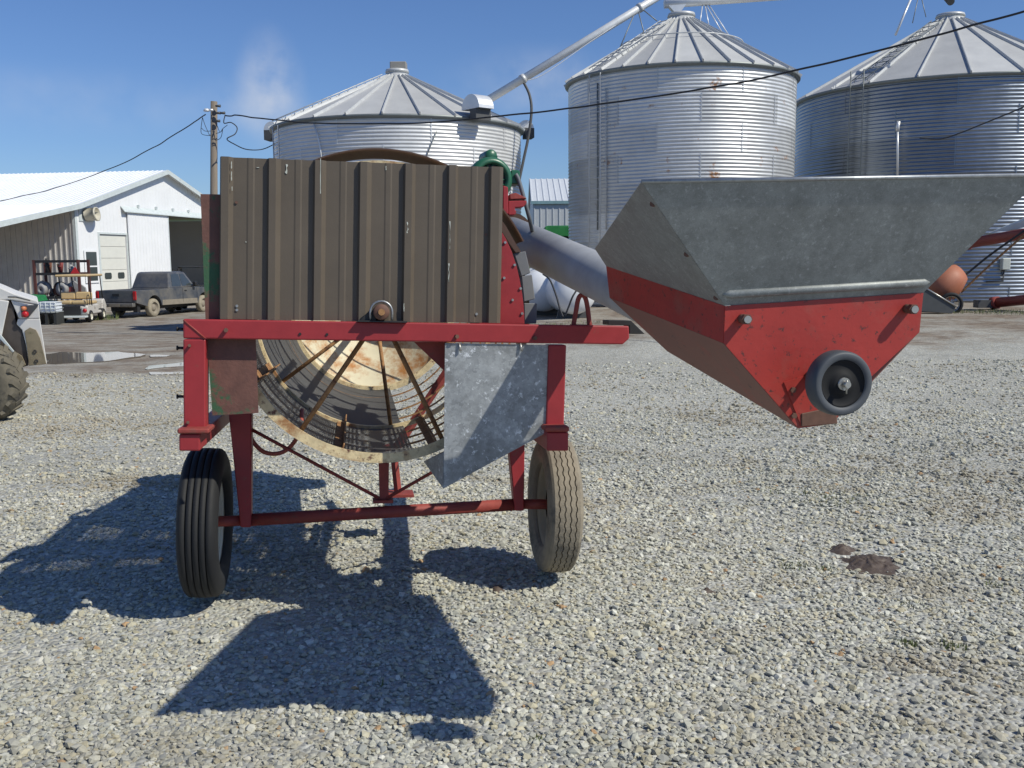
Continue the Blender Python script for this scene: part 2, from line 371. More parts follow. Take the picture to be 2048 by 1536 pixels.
# loose crushed stone: far too many to count, one stuff object with a stone-sized solid for each piece
def gravel():
    rng = np.random.default_rng(11)
    protos = []
    bm = bmesh.new(); bmesh.ops.create_icosphere(bm, subdivisions=1, radius=1.0)
    bv = np.array([v.co[:] for v in bm.verts]); bf = np.array([[v.index for v in f.verts] for f in bm.faces]); bm.free()
    for k in range(14):
        q = bv * (1 + rng.uniform(-0.34, 0.30, (len(bv), 1))) * np.array([1.0, rng.uniform(0.62, 0.95), rng.uniform(0.34, 0.58)])
        q = np.sign(q) * np.abs(q) ** 0.9; protos.append(q)
    P = []; S = []
    bands = [(2.1, 3.6, 3000, 1.0), (3.6, 5.2, 2500, 1.0), (5.2, 7.5, 1500, 1.08), (7.5, 10.5, 650, 1.2), (10.5, 14.5, 220, 1.3)]
    for y0, y1, dens, sc in bands:
        hw = 0.60 * y1 + 0.7
        n = int((y1 - y0) * 2 * hw * dens)
        x = rng.uniform(-hw, hw, n); y = rng.uniform(y0, y1, n)
        keep = np.abs(x) < 0.60 * y + 0.7
        x, y = x[keep], y[keep]
        s = np.clip(rng.lognormal(math.log(0.0104), 0.36, len(x)), 0.0045, 0.026) * sc
        P.append(np.stack([x, y], 1)); S.append(s)
    P = np.concatenate(P); S = np.concatenate(S)
    # thinner drifts of stone where dirt shows through
    nzv = np.array([noise.fractal(Vector((a * 0.7, b * 1.5, 1.7)), 1.0, 2.0, 3) for a, b in P])
    drop = (nzv > 0.42) & (rng.random(len(P)) < 0.62)
    mudd = (((P[:, 0] - 1.91) / 0.17) ** 2 + ((P[:, 1] - 5.08) / 0.16) ** 2 < 1) & (rng.random(len(P)) < 0.8)
    P, S, nzv = P[~(drop | mudd)], S[~(drop | mudd)], nzv[~(drop | mudd)]
    n = len(P)
    z = np.array([gz(a, b) + micro(a, b) for a, b in P]) - 0.02
    th = rng.uniform(0, 2 * math.pi, n); tx = rng.normal(0, 0.28, n); ty = rng.normal(0, 0.28, n)
    pid = rng.integers(0, len(protos), n)
    V = np.array(protos)[pid]                                    # n,12,3
    V = V * S[:, None, None]
    cx, sx_ = np.cos(tx)[:, None], np.sin(tx)[:, None]
    y_, z_ = V[..., 1] * cx - V[..., 2] * sx_, V[..., 1] * sx_ + V[..., 2] * cx
    cy, sy_ = np.cos(ty)[:, None], np.sin(ty)[:, None]
    x_, z_ = V[..., 0] * cy + z_ * sy_, -V[..., 0] * sy_ + z_ * cy
    ct, st = np.cos(th)[:, None], np.sin(th)[:, None]
    X, Y = x_ * ct - y_ * st, x_ * st + y_ * ct
    X += P[:, 0, None]; Y += P[:, 1, None]; Z = z_ + (z + S * rng.uniform(0.05, 0.35, n))[:, None]
    verts = np.stack([X, Y, Z], -1).reshape(-1, 3).astype(np.float32)
    faces = (bf[None] + (np.arange(n) * len(bv))[:, None, None]).reshape(-1, 3).astype(np.int32)
    me = bpy.data.meshes.new('gravel')
    me.vertices.add(len(verts)); me.vertices.foreach_set('co', verts.ravel())
    me.loops.add(faces.size); me.loops.foreach_set('vertex_index', faces.ravel())
    me.polygons.add(len(faces)); me.polygons.foreach_set('loop_start', np.arange(0, faces.size, 3, dtype=np.int32))
    me.polygons.foreach_set('loop_total', np.full(len(faces), 3, dtype=np.int32))
    me.update(calc_edges=True); me.shade_flat()
    big = np.array([noise.fractal(Vector((a * 0.45, b * 0.6, 5.5)), 1.0, 2.0, 3) for a, b in P])
    dus = np.clip((np.array([noise.fractal(Vector((a * 0.9, b * 1.3, 11.5)), 1.0, 2.0, 4) for a, b in P]) - 0.12) * 1.6, 0, 0.75)
    lft = np.clip((P[:, 1] - 5.5) / 6, 0, 1) * np.clip((-P[:, 0] + 0.5) / 3.5, 0, 1)
    dus = np.clip(dus + 0.45 * lft * (0.6 + rng.random(n) * 0.8), 0, 0.9)
    a4 = me.attributes.new('dust', 'FLOAT', 'FACE'); a4.data.foreach_set('value', np.repeat(dus, len(bf)).astype(np.float32))
    a1 = me.attributes.new('pick', 'FLOAT', 'FACE'); a1.data.foreach_set('value', np.repeat(rng.random(n), len(bf)).astype(np.float32))
    a2 = me.attributes.new('shade', 'FLOAT', 'FACE'); a2.data.foreach_set('value', np.repeat(rng.uniform(0.82, 1.14, n) * (1 + 0.20 * np.clip(big, -1, 1)), len(bf)).astype(np.float32))
    m = bpy.data.materials.new('crushed_limestone'); m.use_nodes = True; nt = m.node_tree; N = nt.nodes.new; Lk = nt.links.new
    b = nt.nodes['Principled BSDF']; b.inputs['Roughness'].default_value = 0.85; b.inputs['Specular IOR Level'].default_value = 0.25
    at = N('ShaderNodeAttribute'); at.attribute_name = 'pick'; a3 = N('ShaderNodeAttribute'); a3.attribute_name = 'shade'
    cr = N('ShaderNodeValToRGB'); cr.color_ramp.interpolation = 'CONSTANT'; Lk(at.outputs['Fac'], cr.inputs[0])
    els = [(0.0, (0.439, 0.435, 0.363)), (0.25, (0.490, 0.485, 0.409)), (0.43, (0.377, 0.385, 0.349)), (0.57, (0.459, 0.430, 0.321)), (0.72, (0.418, 0.385, 0.274)),
           (0.80, (0.541, 0.535, 0.465)), (0.90, (0.347, 0.345, 0.302)), (0.955, (0.592, 0.580, 0.512)), (0.992, (0.408, 0.270, 0.149))]
    r = cr.color_ramp
    while len(r.elements) < len(els): r.elements.new(0.5)
    for e, (p, cc) in zip(r.elements, els): e.position = p; e.color = (*cc, 1)
    nz = N('ShaderNodeTexNoise'); nz.inputs['Scale'].default_value = 160; nz.inputs['Detail'].default_value = 4
    tc = N('ShaderNodeTexCoord'); Lk(tc.outputs['Object'], nz.inputs['Vector'])
    mr = N('ShaderNodeMapRange'); mr.inputs[3].default_value = 0.8; mr.inputs[4].default_value = 1.2; Lk(nz.outputs['Fac'], mr.inputs[0])
    mu = N('ShaderNodeMath'); mu.operation = 'MULTIPLY'; Lk(a3.outputs['Fac'], mu.inputs[0]); Lk(mr.outputs[0], mu.inputs[1])
    sc = N('ShaderNodeVectorMath'); sc.operation = 'SCALE'; dm = N('ShaderNodeMix'); dm.data_type = 'RGBA'; a5 = N('ShaderNodeAttribute'); a5.attribute_name = 'dust'
    Lk(a5.outputs['Fac'], dm.inputs['Factor']); Lk(cr.outputs[0], dm.inputs['A']); dm.inputs['B'].default_value = (0.30, 0.262, 0.19, 1)
    Lk(dm.outputs['Result'], sc.inputs[0]); Lk(mu.outputs[0], sc.inputs['Scale'])
    Lk(sc.outputs[0], b.inputs['Base Color'])
    me.materials.append(m)
    o = bpy.data.objects.new('gravel', me); COL.objects.link(o); tag(o, kind='stuff')
gravel()

# puddles and the dug-up mud clod
m_water = bpy.data.materials.new('puddle_water'); m_water.use_nodes = True
_b = m_water.node_tree.nodes['Principled BSDF']; _b.inputs['Base Color'].default_value = (0.10, 0.085, 0.07, 1); _b.inputs['Roughness'].default_value = 0.03
_b.inputs['Specular IOR Level'].default_value = 0.9
def puddle(pts, d_of, zup=0.012):
    P = []
    for (u, v) in pts:
        r = ray(u, v); t = 1.0; q = None
        dd = 8.0
        for _ in range(60):
            p = W(u, v, dd); e = p.z - gz(p.x, p.y)
            dd += e * 8.0 if e > 0.001 or e < -0.001 else 0
        P.append(W(u, v, dd))
    zz = max(gz(p.x, p.y) + micro(p.x, p.y) - 0.02 for p in P) + 0.004
    Q = []
    for i in range(len(P)):
        a, b_ = P[i], P[(i + 1) % len(P)]; n_ = max(2, int((b_ - a).length / 0.12))
        for j in range(n_):
            p = a.lerp(b_, j / n_); k = 0.5 * min(1, (b_ - a).length)
            Q.append(p + Vector((noise.noise(p * 1.7) * 0.25, noise.noise(p * 1.3 + Vector((9, 2, 0))) * 0.30, 0)))
    P = Q
    mb = MB(); mb.slab([Vector((p.x, p.y, zz)) for p in P], (0, 0, -0.06))
    return mb
mud = mat('wet_brown_mud', (0.085, 0.062, 0.047), 0.6, var=0.3, vs=12, bump=0.5, bs=40)
mb = MB()
def mound(cx, cy, rx, ry, h, seed, n=56, m=22):
    vs = [(cx, cy, gz(cx, cy) + h)]; fs = []
    for j in range(1, m + 1):
        for k in range(n):
            a = 2 * math.pi * k / n; q = j / m
            rr = q * (1 + 0.42 * noise.noise(Vector((math.cos(a) * 1.6, math.sin(a) * 1.6, seed))) + 0.22 * noise.noise(Vector((math.cos(a) * 5, math.sin(a) * 5, seed))))
            x, y = cx + math.cos(a) * rx * rr, cy + math.sin(a) * ry * rr
            z = gz(x, y) + micro(x, y) - 0.03 * q + h * (1 - q * q) * (0.6 + 1.0 * noise.fractal(Vector((x * 11, y * 11, seed)), 1, 2, 3)) + 0.012 * (1 - q) ** 0.3 * noise.noise(Vector((x * 60, y * 60, seed)))
            vs.append((x, y, z))
    for k in range(n): fs.append((0, 1 + k, 1 + (k + 1) % n))
    for j in range(m - 1):
        for k in range(n):
            a, b_ = 1 + j * n + k, 1 + j * n + (k + 1) % n
            fs.append((a, b_, b_ + n, a + n))
    mb.add(vs, fs, True)
mound(1.91, 5.08, 0.22, 0.20, 0.020, 3.3)
mound(1.86, 5.33, 0.10, 0.10, 0.014, 5.3, 30, 10)
mound(0.96, 4.66, 0.05, 0.05, 0.012, 7.3, 18, 6)
mound(-0.08, 4.72, 0.06, 0.06, 0.012, 8.3, 18, 6)
tag(mb.build('mud', mud), kind='structure')
pud = []
def water(pts):
    o = puddle(pts, None).build('puddle', m_water); tag(o, kind='structure')
water([(92, 712), (120, 707), (170, 708), (230, 706), (274, 707), (272, 714), (225, 718), (150, 724), (112, 727), (96, 724)])
water([(283, 711), (345, 709), (340, 712), (290, 714)])
water([(300, 731), (345, 724), (390, 722), (400, 726), (345, 733), (305, 738)])
water([(290, 745), (370, 743), (375, 748), (300, 749)])

# =================================================================== the grain cleaner
D0 = 4.05
YAW, MROLL, MPITCH = R(9.0), R(2.1), R(2.6)
ex = Vector((math.cos(YAW) * math.cos(MROLL), math.sin(YAW) * math.cos(MROLL), -math.sin(MROLL)))
ey = Vector((-math.sin(YAW) * math.cos(MPITCH), math.cos(YAW) * math.cos(MPITCH), -math.sin(MPITCH)))
ey = (ey - ex * ey.dot(ex)).normalized(); ez = ex.cross(ey)
BT = 1.40                                            # local height of the beam's top left corner
O0 = W(366, 638, D0) - ez * BT
MM = Matrix.Translation(O0) @ Matrix((ex, ey, ez)).transposed().to_4x4()
MI = MM.inverted()
def L(u, v, y):
    r = ray(u, v); t = (O0 + ey * y - CAM).dot(ey) / r.dot(ey); return MI @ (CAM + r * t)
def LP(pts, y): return [((p := L(u, v, y)).x, p.z) for u, v in pts]
def LW(u, v, d): return MI @ W(u, v, d)
gc = thing('grain_cleaner', 'red framed rotary grain cleaner with brown ribbed panel, drum screen and intake hopper', 'grain cleaner', M=MM)
GC = gc
def P(mb, name, m, bevel=0.0, parent=None, **k): return mb.build(name, m, parent or GC, bevel, **k)
# frame
fr = P(MB().prism(LP([(366, 638), (1258, 652), (1259, 677), (1246, 689), (366, 677)], 0), 0.0, 0.052), 'cross_beam', m_red, 0.006, seg=2)
for hp in [(600, 668), (654, 669)]:
    p = L(*hp, 0); P(MB().tube([(p.x, -0.001, p.z), (p.x, -0.004, p.z)], 0.006, 10), 'bolt_hole', m_black, parent=fr)
for hp, q, m_ in [((452, 660), 0.035, m_rustbolt), ((912, 673), 0.014, m_rustbolt), ((1068, 676), 0.014, m_rustbolt)]:
    p = L(*hp, 0); P(MB().tube([(p.x, 0.0, p.z), (p.x + 0.004, -q, p.z)], 0.0095, 6, smooth=False), 'bolt', m_, parent=fr)
w0, w1 = L(367, 640, 0), L(411, 677, 0)
P(MB().tube([(w0.x, -0.001, w0.z), (w1.x, -0.001, w1.z)], 0.004, 6), 'weld_seam', m_redrust, parent=fr)
def post(pts, bolts):
    o = P(MB().prism(LP(pts, 0), 0.0, 0.10), 'post', m_red, 0.006, seg=2)
    for u, v in bolts:
        p = L(u, v, 0); P(MB().tube([(p.x, 0, p.z), (p.x + 0.003, -0.022, p.z + 0.003)], 0.007, 6, smooth=False), 'bolt', m_rustbolt, parent=o)
    return o
lp = post([(366, 678.5), (411, 678.5), (411, 857), (367, 857)], [(379, 692), (376, 845)])
for v in (658, 696, 793):
    p = L(366, v, 0.05)
    P(MB().tube([(p.x + 0.005, 0.05, p.z), (p.x - 0.02, 0.05, p.z)], 0.006, 8).tube([(p.x - 0.02, 0.05, p.z), (p.x - 0.026, 0.05, p.z)], 0.010, 8), 'bolt', m_black, parent=lp)
post([(1098, 690), (1133, 690), (1128, 852), (1092, 852)], [])
def rail(col, face, ylen):
    o = P(MB().prism(LP(face, -0.06), -0.06, ylen), 'side_rail', m_red, 0.006, seg=2)
    P(MB().prism(LP(col, -0.075), -0.075, 0.13), 'rail_collar', m_redrust, 0.006, parent=o)
    return o
rail([(354, 857.5), (418, 857.5), (418, 868), (354, 868)], [(358, 868.5), (400, 868.5), (400, 902), (358, 902)], 2.35)
rail([(1090, 852.5), (1139, 852.5), (1139, 864), (1090, 864)], [(1094, 864.5), (1137, 864.5), (1137, 902), (1094, 902)], 2.35)
# legs, axle, braces
YA = 0.60
for a in ([(457, 826), (503, 826), (502, 1055), (481, 1055)], [(1014, 850), (1050, 850), (1048, 1022), (1030, 1022)]):
    P(MB().prism(LP(a, YA), YA, YA + 0.08), 'leg', m_red, 0.005)
AY = YA + 0.05
wl, wr = L(413, 1044, AY), L(1108, 1009, AY)
a0, a1 = L(498, 1040, AY), L(1032, 1009, AY)
ax = P(MB().tube([a0, a1], 0.031, 16), 'axle', m_redrust)
lo, ro = L(484, 1041, AY), L(1046, 1008, AY)
P(MB().tube([lo, (wl.x - 0.02, wl.y, wl.z)], 0.026, 14), 'stub_axle', m_redrust, parent=ax)
P(MB().tube([ro, (wr.x + 0.02, wr.y, wr.z)], 0.026, 14), 'stub_axle', m_redrust, parent=ax)
b0 = L(766, 1000, AY - 0.01)
P(MB().box(b0.x - 0.05, b0.x + 0.05, AY - 0.04, AY + 0.04, b0.z - 0.012, b0.z + 0.004), 'brace_bracket', m_redrust, 0.002, parent=ax)
for q in (L(492, 853, AY), L(1030, 850, AY)):
    P(MB().tube([q, b0 + Vector((0.02 if q.x > b0.x else -0.02, 0, 0.01))], 0.0085, 8), 'brace_rod', m_redrust)
P(MB().prism(LP([(757, 925), (778, 925), (777, 999), (759, 999)], AY), AY - 0.012, AY + 0.012), 'centre_strut', m_redrust, 0.002)
q0, q1 = L(789, 920, 1.5), L(796, 985, 1.5)
P(MB().tube([q0, q1], 0.022, 4, smooth=False).box(q1.x - 0.09, q1.x + 0.09, 1.42, 1.58, q1.z - 0.015, q1.z), 'jack_stand', m_redrust)
P(MB().curve([L(499, 868, 0.75), L(508, 886, 0.75), L(528, 904, 0.75), L(556, 907, 0.75), L(580, 894, 0.75), L(600, 862, 0.75), L(604, 820, 0.9)], 0.011, 10), 'hydraulic_hose', m_hose)
# wheels
def wheel(c, rad, wid, ribbed, mt, mr):
    mb = MB(); n = 168
    prof = []                                     # (lateral -1..1, radius factor, groove id)
    hw = wid / 2
    side = [(-0.62, 0.60), (-0.80, 0.63), (-0.97, 0.72), (-1.0, 0.80), (-0.96, 0.89), (-0.84, 0.955)]
    tr = []
    gs = [-0.48, -0.16, 0.16, 0.48]
    tr.append((-0.72, 0.985, 0))
    for gg in gs:
        for dx, dr in ((-0.034, 0), (-0.026, -0.035), (0.026, -0.035), (0.034, 0)):
            x = gg + dx; tr.append((x, 1.0 - 0.016 * x * x / 0.5 + dr, 1))
    tr.append((0.72, 0.985, 0))
    full = [(x, r, 0) for x, r in side] + tr + [(-x, r, 0) for x, r in side[::-1]]
    m = len(full); vs = []
    for k in range(n):
        an = 2 * math.pi * k / n
        zz = 0 if ribbed else (0.03 if (k % 4) in (0, 1) else -0.03)
        for x, r, gflag in full:
            xx = x + (zz if gflag else 0)
            flat = 1.0
            vs.append((c.x + xx * hw, c.y + math.cos(an) * rad * r, c.z + math.sin(an) * rad * r))
    fs = [(k * m + j, ((k + 1) % n) * m + j, ((k + 1) % n) * m + j + 1, k * m + j + 1) for k in range(n) for j in range(m - 1)]
    mb.add(vs, fs, ribbed)
    o = thing_part('wheel')
    mb.build('tyre', mt, o)
    rr = rad * 0.60; rb = MB()
    prof = [(rr * 1.04, -hw * 0.62), (rr * 0.98, -hw * 0.56), (rr * 0.9, -hw * 0.40), (rr * 0.86, 0.0), (rr * 0.55, 0.01), (rr * 0.42, -0.03), (rr * 0.30, -0.03), (0.001, -0.03)]
    rb.lathe(prof, c, (-1, 0, 0), (0, 1, 0), 48)
    rb.lathe([(rr * 1.04, hw * 0.62), (rr * 0.98, hw * 0.56), (rr * 0.9, hw * 0.40), (rr * 0.86, 0.012), (rr * 0.55, 0.022)], c, (-1, 0, 0), (0, 1, 0), 48)
    rim = rb.build('rim', mr, o)
    return o
def thing_part(name):
    o = bpy.data.objects.new(name, None); COL.objects.link(o); o.parent = GC; return o
wlo = wheel(wl, 0.362, 0.185, True, m_tyre, m_rim); wlo['label'] = 'ribbed black tyre on cream rim'
wro = wheel(wr, 0.345, 0.175, False, m_tyredust, m_rimdirty); wro['label'] = 'dusty tan tyre with zigzag tread'
st = MB(); sp0 = wr + Vector((0.015, -0.337, 0.02))
st.add([sp0 + Vector(v) * 0.009 for v in ((-1, -.6, -.8), (1, -.8, -.6), (.8, -.5, .9), (-.9, -.7, .8), (0, .8, 0))], [(0, 1, 2, 3), (1, 0, 4), (2, 1, 4), (3, 2, 4), (0, 3, 4)])
# brown ribbed panel
def panel():
    mb = MB(); y0 = 0.040
    TL, TR, BL, BR = L(443, 314, y0), L(1006, 335, y0), L(441, 638, y0), L(1000, 646, y0)
    ribs = [(185, 250), (445, 520), (708, 780), (970, 1045), (1235, 1305), (1495, 1560), (1750, 1835)]
    prof = [(0.0, 0.0)]
    h = 0.021
    def sx(x): return (x - 185) / 1650.0
    for i, (a, b) in enumerate(ribs):
        if i == 0: prof = [(sx(178), 0.0), (sx(188), h), (sx(228), h), (sx(252), 0.0)]
        elif i == 6: prof += [(sx(a), 0), (sx(a + 12), h), (sx(a + 62), h), (sx(b), 0.004)]
        else: prof += [(sx(a), 0), (sx(a + 12), h), (sx(a + 50), h), (sx(b + 2), 0)]
        if i < 6:
            q = b + 78; prof += [(sx(q), 0), (sx(q + 10), 0.0025), (sx(q + 36), 0.0025), (sx(q + 45), 0)]
    vs = []; rows = 8
    for j in range(rows + 1):
        t = j / rows
        for s, hh in prof:
            p = (BL.lerp(BR, s)).lerp(TL.lerp(TR, s), t)
            wv = 0.0015 * noise.noise(Vector((s * 6, t * 3, 2)))
            vs.append((p.x, p.y - hh + wv, p.z))
    n = len(prof)
    fs = [(j * n + i, j * n + i + 1, (j + 1) * n + i + 1, (j + 1) * n + i) for j in range(rows) for i in range(n - 1)]
    mb.add(vs, fs)
    o = P(mb, 'ribbed_panel', m_brown, solid=0.0016)
    for u, v in [(474, 612), (474, 620), (473, 405), (953, 628), (972, 469)]:
        p = L(u, v, y0); P(MB().tube([(p.x, y0 + 0.002, p.z), (p.x, y0 - 0.006, p.z)], 0.006, 8), 'screw', m_rustbolt if v < 600 else m_bolt, parent=o)
panel()
m_scr = mat('bare_primer_scratch', (0.50, 0.52, 0.46), 0.6)
for u, v, w_, h_, jag in ((573, 338, 4, 19, 1), (463, 330, 1.6, 14, 0), (463, 352, 1.6, 18, 0), (464, 377, 1.4, 8, 0), (641, 352, 1.5, 70, 0), (900, 470, 1.5, 55, 1), (898, 545, 1.8, 36, 1), (808, 615, 1.6, 16, 0), (815, 455, 1.6, 22, 1), (772, 336, 1.5, 8, 0), (492, 484, 2, 2, 0), (516, 335, 5, 1.2, 0)):
    yy = 0.040 - (0.023 if u in (463, 464, 641, 900, 898, 808, 815) else 0.004); n_ = 6; pts = []
    rs = random.Random(u)
    for k in range(n_ + 1): pts.append((u - w_ / 2 * (0.3 + rs.random()) + (rs.uniform(-1.5, 1.5) if jag else 0), v - h_ / 2 + h_ * k / n_))
    for k in range(n_, -1, -1): pts.append((u + w_ / 2 * (0.3 + rs.random()) + (rs.uniform(-1.5, 1.5) if jag else 0), v - h_ / 2 + h_ * k / n_))
    P(MB().prism(LP(pts, yy), yy, yy + 0.002), 'paint_scratch', m_scr)
# sill the panel stands on
p0, p1 = L(441, 637, 0.05), L(1003, 645, 0.05)
# rusty plate at the left
P(MB().prism(LP([(401, 388), (500, 390), (510, 640), (517, 826), (425, 831), (411, 640)], 0.058), 0.058, 0.063), 'side_plate', m_maroon, 0.0)
# bearing on the beam
sc_ = L(762, 624, 0.03); brad = 0.036
br = P(MB().lathe([(0.001, -0.045), (0.030, -0.045), (0.034, -0.040), (0.034, 0.05), (0.001, 0.05)], (sc_.x, 0.0, sc_.z), (0, 1, 0), (1, 0, 0), 24), 'bearing', m_rustbolt)
P(MB().tube([(sc_.x, -0.07, sc_.z), (sc_.x, 0.02, sc_.z)], 0.014, 16), 'shaft_end', m_rustbar, parent=br)
ub = [(sc_.x - 0.046, -0.02, sc_.z - 0.035)] + [(sc_.x - 0.046 * math.cos(a), -0.02, sc_.z + 0.046 * math.sin(a)) for a in [math.pi * k / 12 for k in range(13)]] + [(sc_.x + 0.046, -0.02, sc_.z - 0.035)]
P(MB().tube(ub, 0.0055, 8), 'u_bolt', m_galv, parent=br)
zb = L(762, 645, 0).z
P(MB().box(sc_.x - 0.10, sc_.x + 0.11, -0.03, 0.05, zb + 0.001, zb + 0.008).hexa([(sc_.x - 0.09, -0.01, zb + .008), (sc_.x - 0.02, -0.01, zb + .008), (sc_.x - 0.02, 0.03, zb + .008), (sc_.x - 0.09, 0.03, zb + .008)], [(sc_.x - 0.05, -0.01, zb + .05), (sc_.x - 0.02, -0.01, zb + .05), (sc_.x - 0.02, 0.03, zb + .05), (sc_.x - 0.05, 0.03, zb + .05)]), 'bearing_base', m_black, 0.001, parent=br)
# drum
YF = 0.24
dc = L(762, 627, YF); RB = dc.z - L(768, 924, YF).z
DX, DZ = dc.x, dc.z
Y2, YE = 1.38, 2.45
axv, refv = (0, 1, 0), (0, 0, -1)
def dang(deg):                                     # angle from straight down, + to the right
    a = R(deg); return Vector((math.sin(a), 0, -math.cos(a)))
drum = thing_part('drum')
dr = MB()
dr.lathe([(RB, YF - 0.03), (RB, YF + 0.05), (RB - 0.008, YF + 0.05), (RB - 0.008, YF - 0.02), (RB - 0.045, YF - 0.02), (RB - 0.045, YF - 0.03), (RB, YF - 0.03)], (DX, 0, DZ), axv, refv, 96, smooth=False)
P(dr, 'drum_ring', m_rustring, parent=drum)
P(MB().lathe([(RB, Y2 - 0.015), (RB, Y2 + 0.02), (RB - 0.026, Y2 + 0.02), (RB - 0.026, Y2 - 0.015), (RB, Y2 - 0.015)], (DX, 0, DZ), axv, refv, 96, smooth=False), 'drum_ring', m_rustring, parent=drum)
pe = L(735, 778, YE); re_ = math.hypot(pe.x - DX, pe.z - DZ)
P(MB().lathe([(re_ + 0.02, YE - 0.03), (re_ + 0.02, YE + 0.02), (re_ - 0.02, YE + 0.02), (re_ - 0.02, YE - 0.03), (re_ + 0.02, YE - 0.03)], (DX, 0, DZ), axv, refv, 96, smooth=False), 'drum_ring', m_rustring, parent=drum)
# angle of the lathe: 0 = straight down, growing towards the left as seen from the front
P(MB().lathe([(RB - 0.010, YF + 0.04), (RB - 0.010, Y2)], (DX, 0, DZ), axv, refv, 100, a0=R(-14), a1=R(100)), 'screen', m_screen, parent=drum)
P(MB().lathe([(RB - 0.010, YF + 0.04), (RB - 0.010, Y2)], (DX, 0, DZ), axv, refv, 160, a0=R(100), a1=R(346)), 'screen', m_screen2, parent=drum)
P(MB().lathe([(RB - 0.012, Y2), (re_, YE)], (DX, 0, DZ), axv, refv, 100, a0=R(-13), a1=R(105)), 'drum_skin', m_wellgrey, parent=drum)
P(MB().lathe([(RB - 0.012, Y2), (re_, YE)], (DX, 0, DZ), axv, refv, 160, a0=R(105), a1=R(347)), 'screen', m_screen2, parent=drum)
for yy in [YF + 0.22, YF + 0.45, YF + 0.68, YF + 0.91] + [Y2 + 0.2, Y2 + 0.4, Y2 + 0.6, Y2 + 0.8]:
    rr_ = RB if yy < Y2 else RB + (re_ - RB) * (yy - Y2) / (YE - Y2)
    P(MB().lathe([(rr_ + 0.005, yy), (rr_ + 0.005, yy + 0.010), (rr_ - 0.004, yy + 0.010), (rr_ - 0.004, yy), (rr_ + 0.005, yy)], (DX, 0, DZ), axv, refv, 96, smooth=False), 'hoop', m_rustbar, parent=drum)
P(MB().lathe([(0.03, YE + 0.42), (re_ * 0.35, YE + 0.34), (re_ - 0.01, YE + 0.01), (re_ - 0.01, YE - 0.02)], (DX, 0, DZ), axv, refv, 64), 'end_plate', m_cream, parent=drum)
P(MB().tube([(DX, 0.051, DZ), (DX, YE + 0.5, DZ)], 0.024, 14), 'shaft', m_rustbar, parent=drum)
P(MB().lathe([(0.02, YF - 0.06), (0.105, YF - 0.06), (0.105, YF + 0.05), (0.02, YF + 0.05)], (DX, 0, DZ), axv, refv, 32), 'hub', m_rustbar, parent=drum)
P(MB().lathe([(0.02, Y2 - 0.04), (0.075, Y2 - 0.04), (0.075, Y2 + 0.04), (0.02, Y2 + 0.04)], (DX, 0, DZ), axv, refv, 32), 'hub', m_rustbar, parent=drum)
def spoke(y, deg, r0, r1, yb=0.0):
    d = dang(deg); c_ = Vector((DX, y, DZ)); P(MB().tube([c_ + d * r0 + Vector((0, yb, 0)), c_ + d * r1], 0.0115, 10), 'spoke', m_rustbar, parent=drum)
for k in range(6):
    spoke(YF, -33.5 + 60 * k, 0.09, RB - 0.02)
    spoke(Y2, 8 + 60 * k, 0.06, RB - 0.02)
for deg in (-15, 24, 69, 114, 159, 204, 249, 300):
    d = dang(deg); t = Vector((d.z, 0, -d.x)); mb = MB(); c_ = Vector((DX, 0, DZ))
    for (r0, r1, ta, tb) in ((RB - 0.06, RB - 0.015, -0.003, 0.003), (RB - 0.021, RB - 0.015, 0.004, 0.04)):
        q = [c_ + d * r0 + t * ta, c_ + d * r1 + t * ta, c_ + d * r1 + t * tb, c_ + d * r0 + t * tb]
        mb.hexa([p + Vector((0, YF - 0.01, 0)) for p in q], [p + Vector((0, Y2 + 0.1, 0)) for p in q])
    P(mb, 'lifter_bar', m_rustbar, parent=drum)
# hood hoop over the drum and side shrouds
RH = L(762, 299, 0.30).z - DZ
m_hood = mat('brown_hood_steel', (0.085, 0.045, 0.03), 0.6, var=0.2, vs=10)
P(MB().lathe([(RH, 0.26), (RH, 0.55), (RH - 0.006, 0.55), (RH - 0.006, 0.26), (RH, 0.26)], (DX, 0, DZ), axv, (0, 0, 1), 48, a0=R(-62), a1=R(62), smooth=False), 'hood', m_hood)
# red quarter plate right of the panel, with rubber flaps behind it
arc = [(1003, 463), (1012, 478), (1023, 502), (1033, 532), (1040, 562), (1045, 592), (1048, 620), (1049, 648), (940, 648), (940, 463)]
qp = P(MB().prism(LP(arc, 0.10), 0.10, 0.108), 'quarter_plate', m_red, 0.001)
for u, v in [(1010, 485), (1029, 530), (1041, 577), (1044, 627), (1008, 556), (1025, 600)]:
    p = L(u, v, 0.10); P(MB().tube([(p.x, 0.10, p.z), (p.x, 0.093, p.z)], 0.006, 8), 'bolt', m_bolt, parent=qp)
for a in ([(1028, 507), (1051, 502), (1061, 546), (1043, 553)], [(1043, 553), (1064, 549), (1070, 598), (1048, 604)], [(1048, 606), (1074, 607), (1073, 647), (1049, 648)]):
    P(MB().prism(LP(a, 0.14), 0.14, 0.32), 'rubber_flap', m_flap, 0.003)
# dark curved band above the flaps (edge of the drum housing)
P(MB().prism(LP([(1003, 440), (1012, 452), (1022, 470), (1032, 488), (1042, 503), (1032, 505), (1020, 488), (1004, 463)], 0.13), 0.13, 0.5), 'housing_band', m_hood)
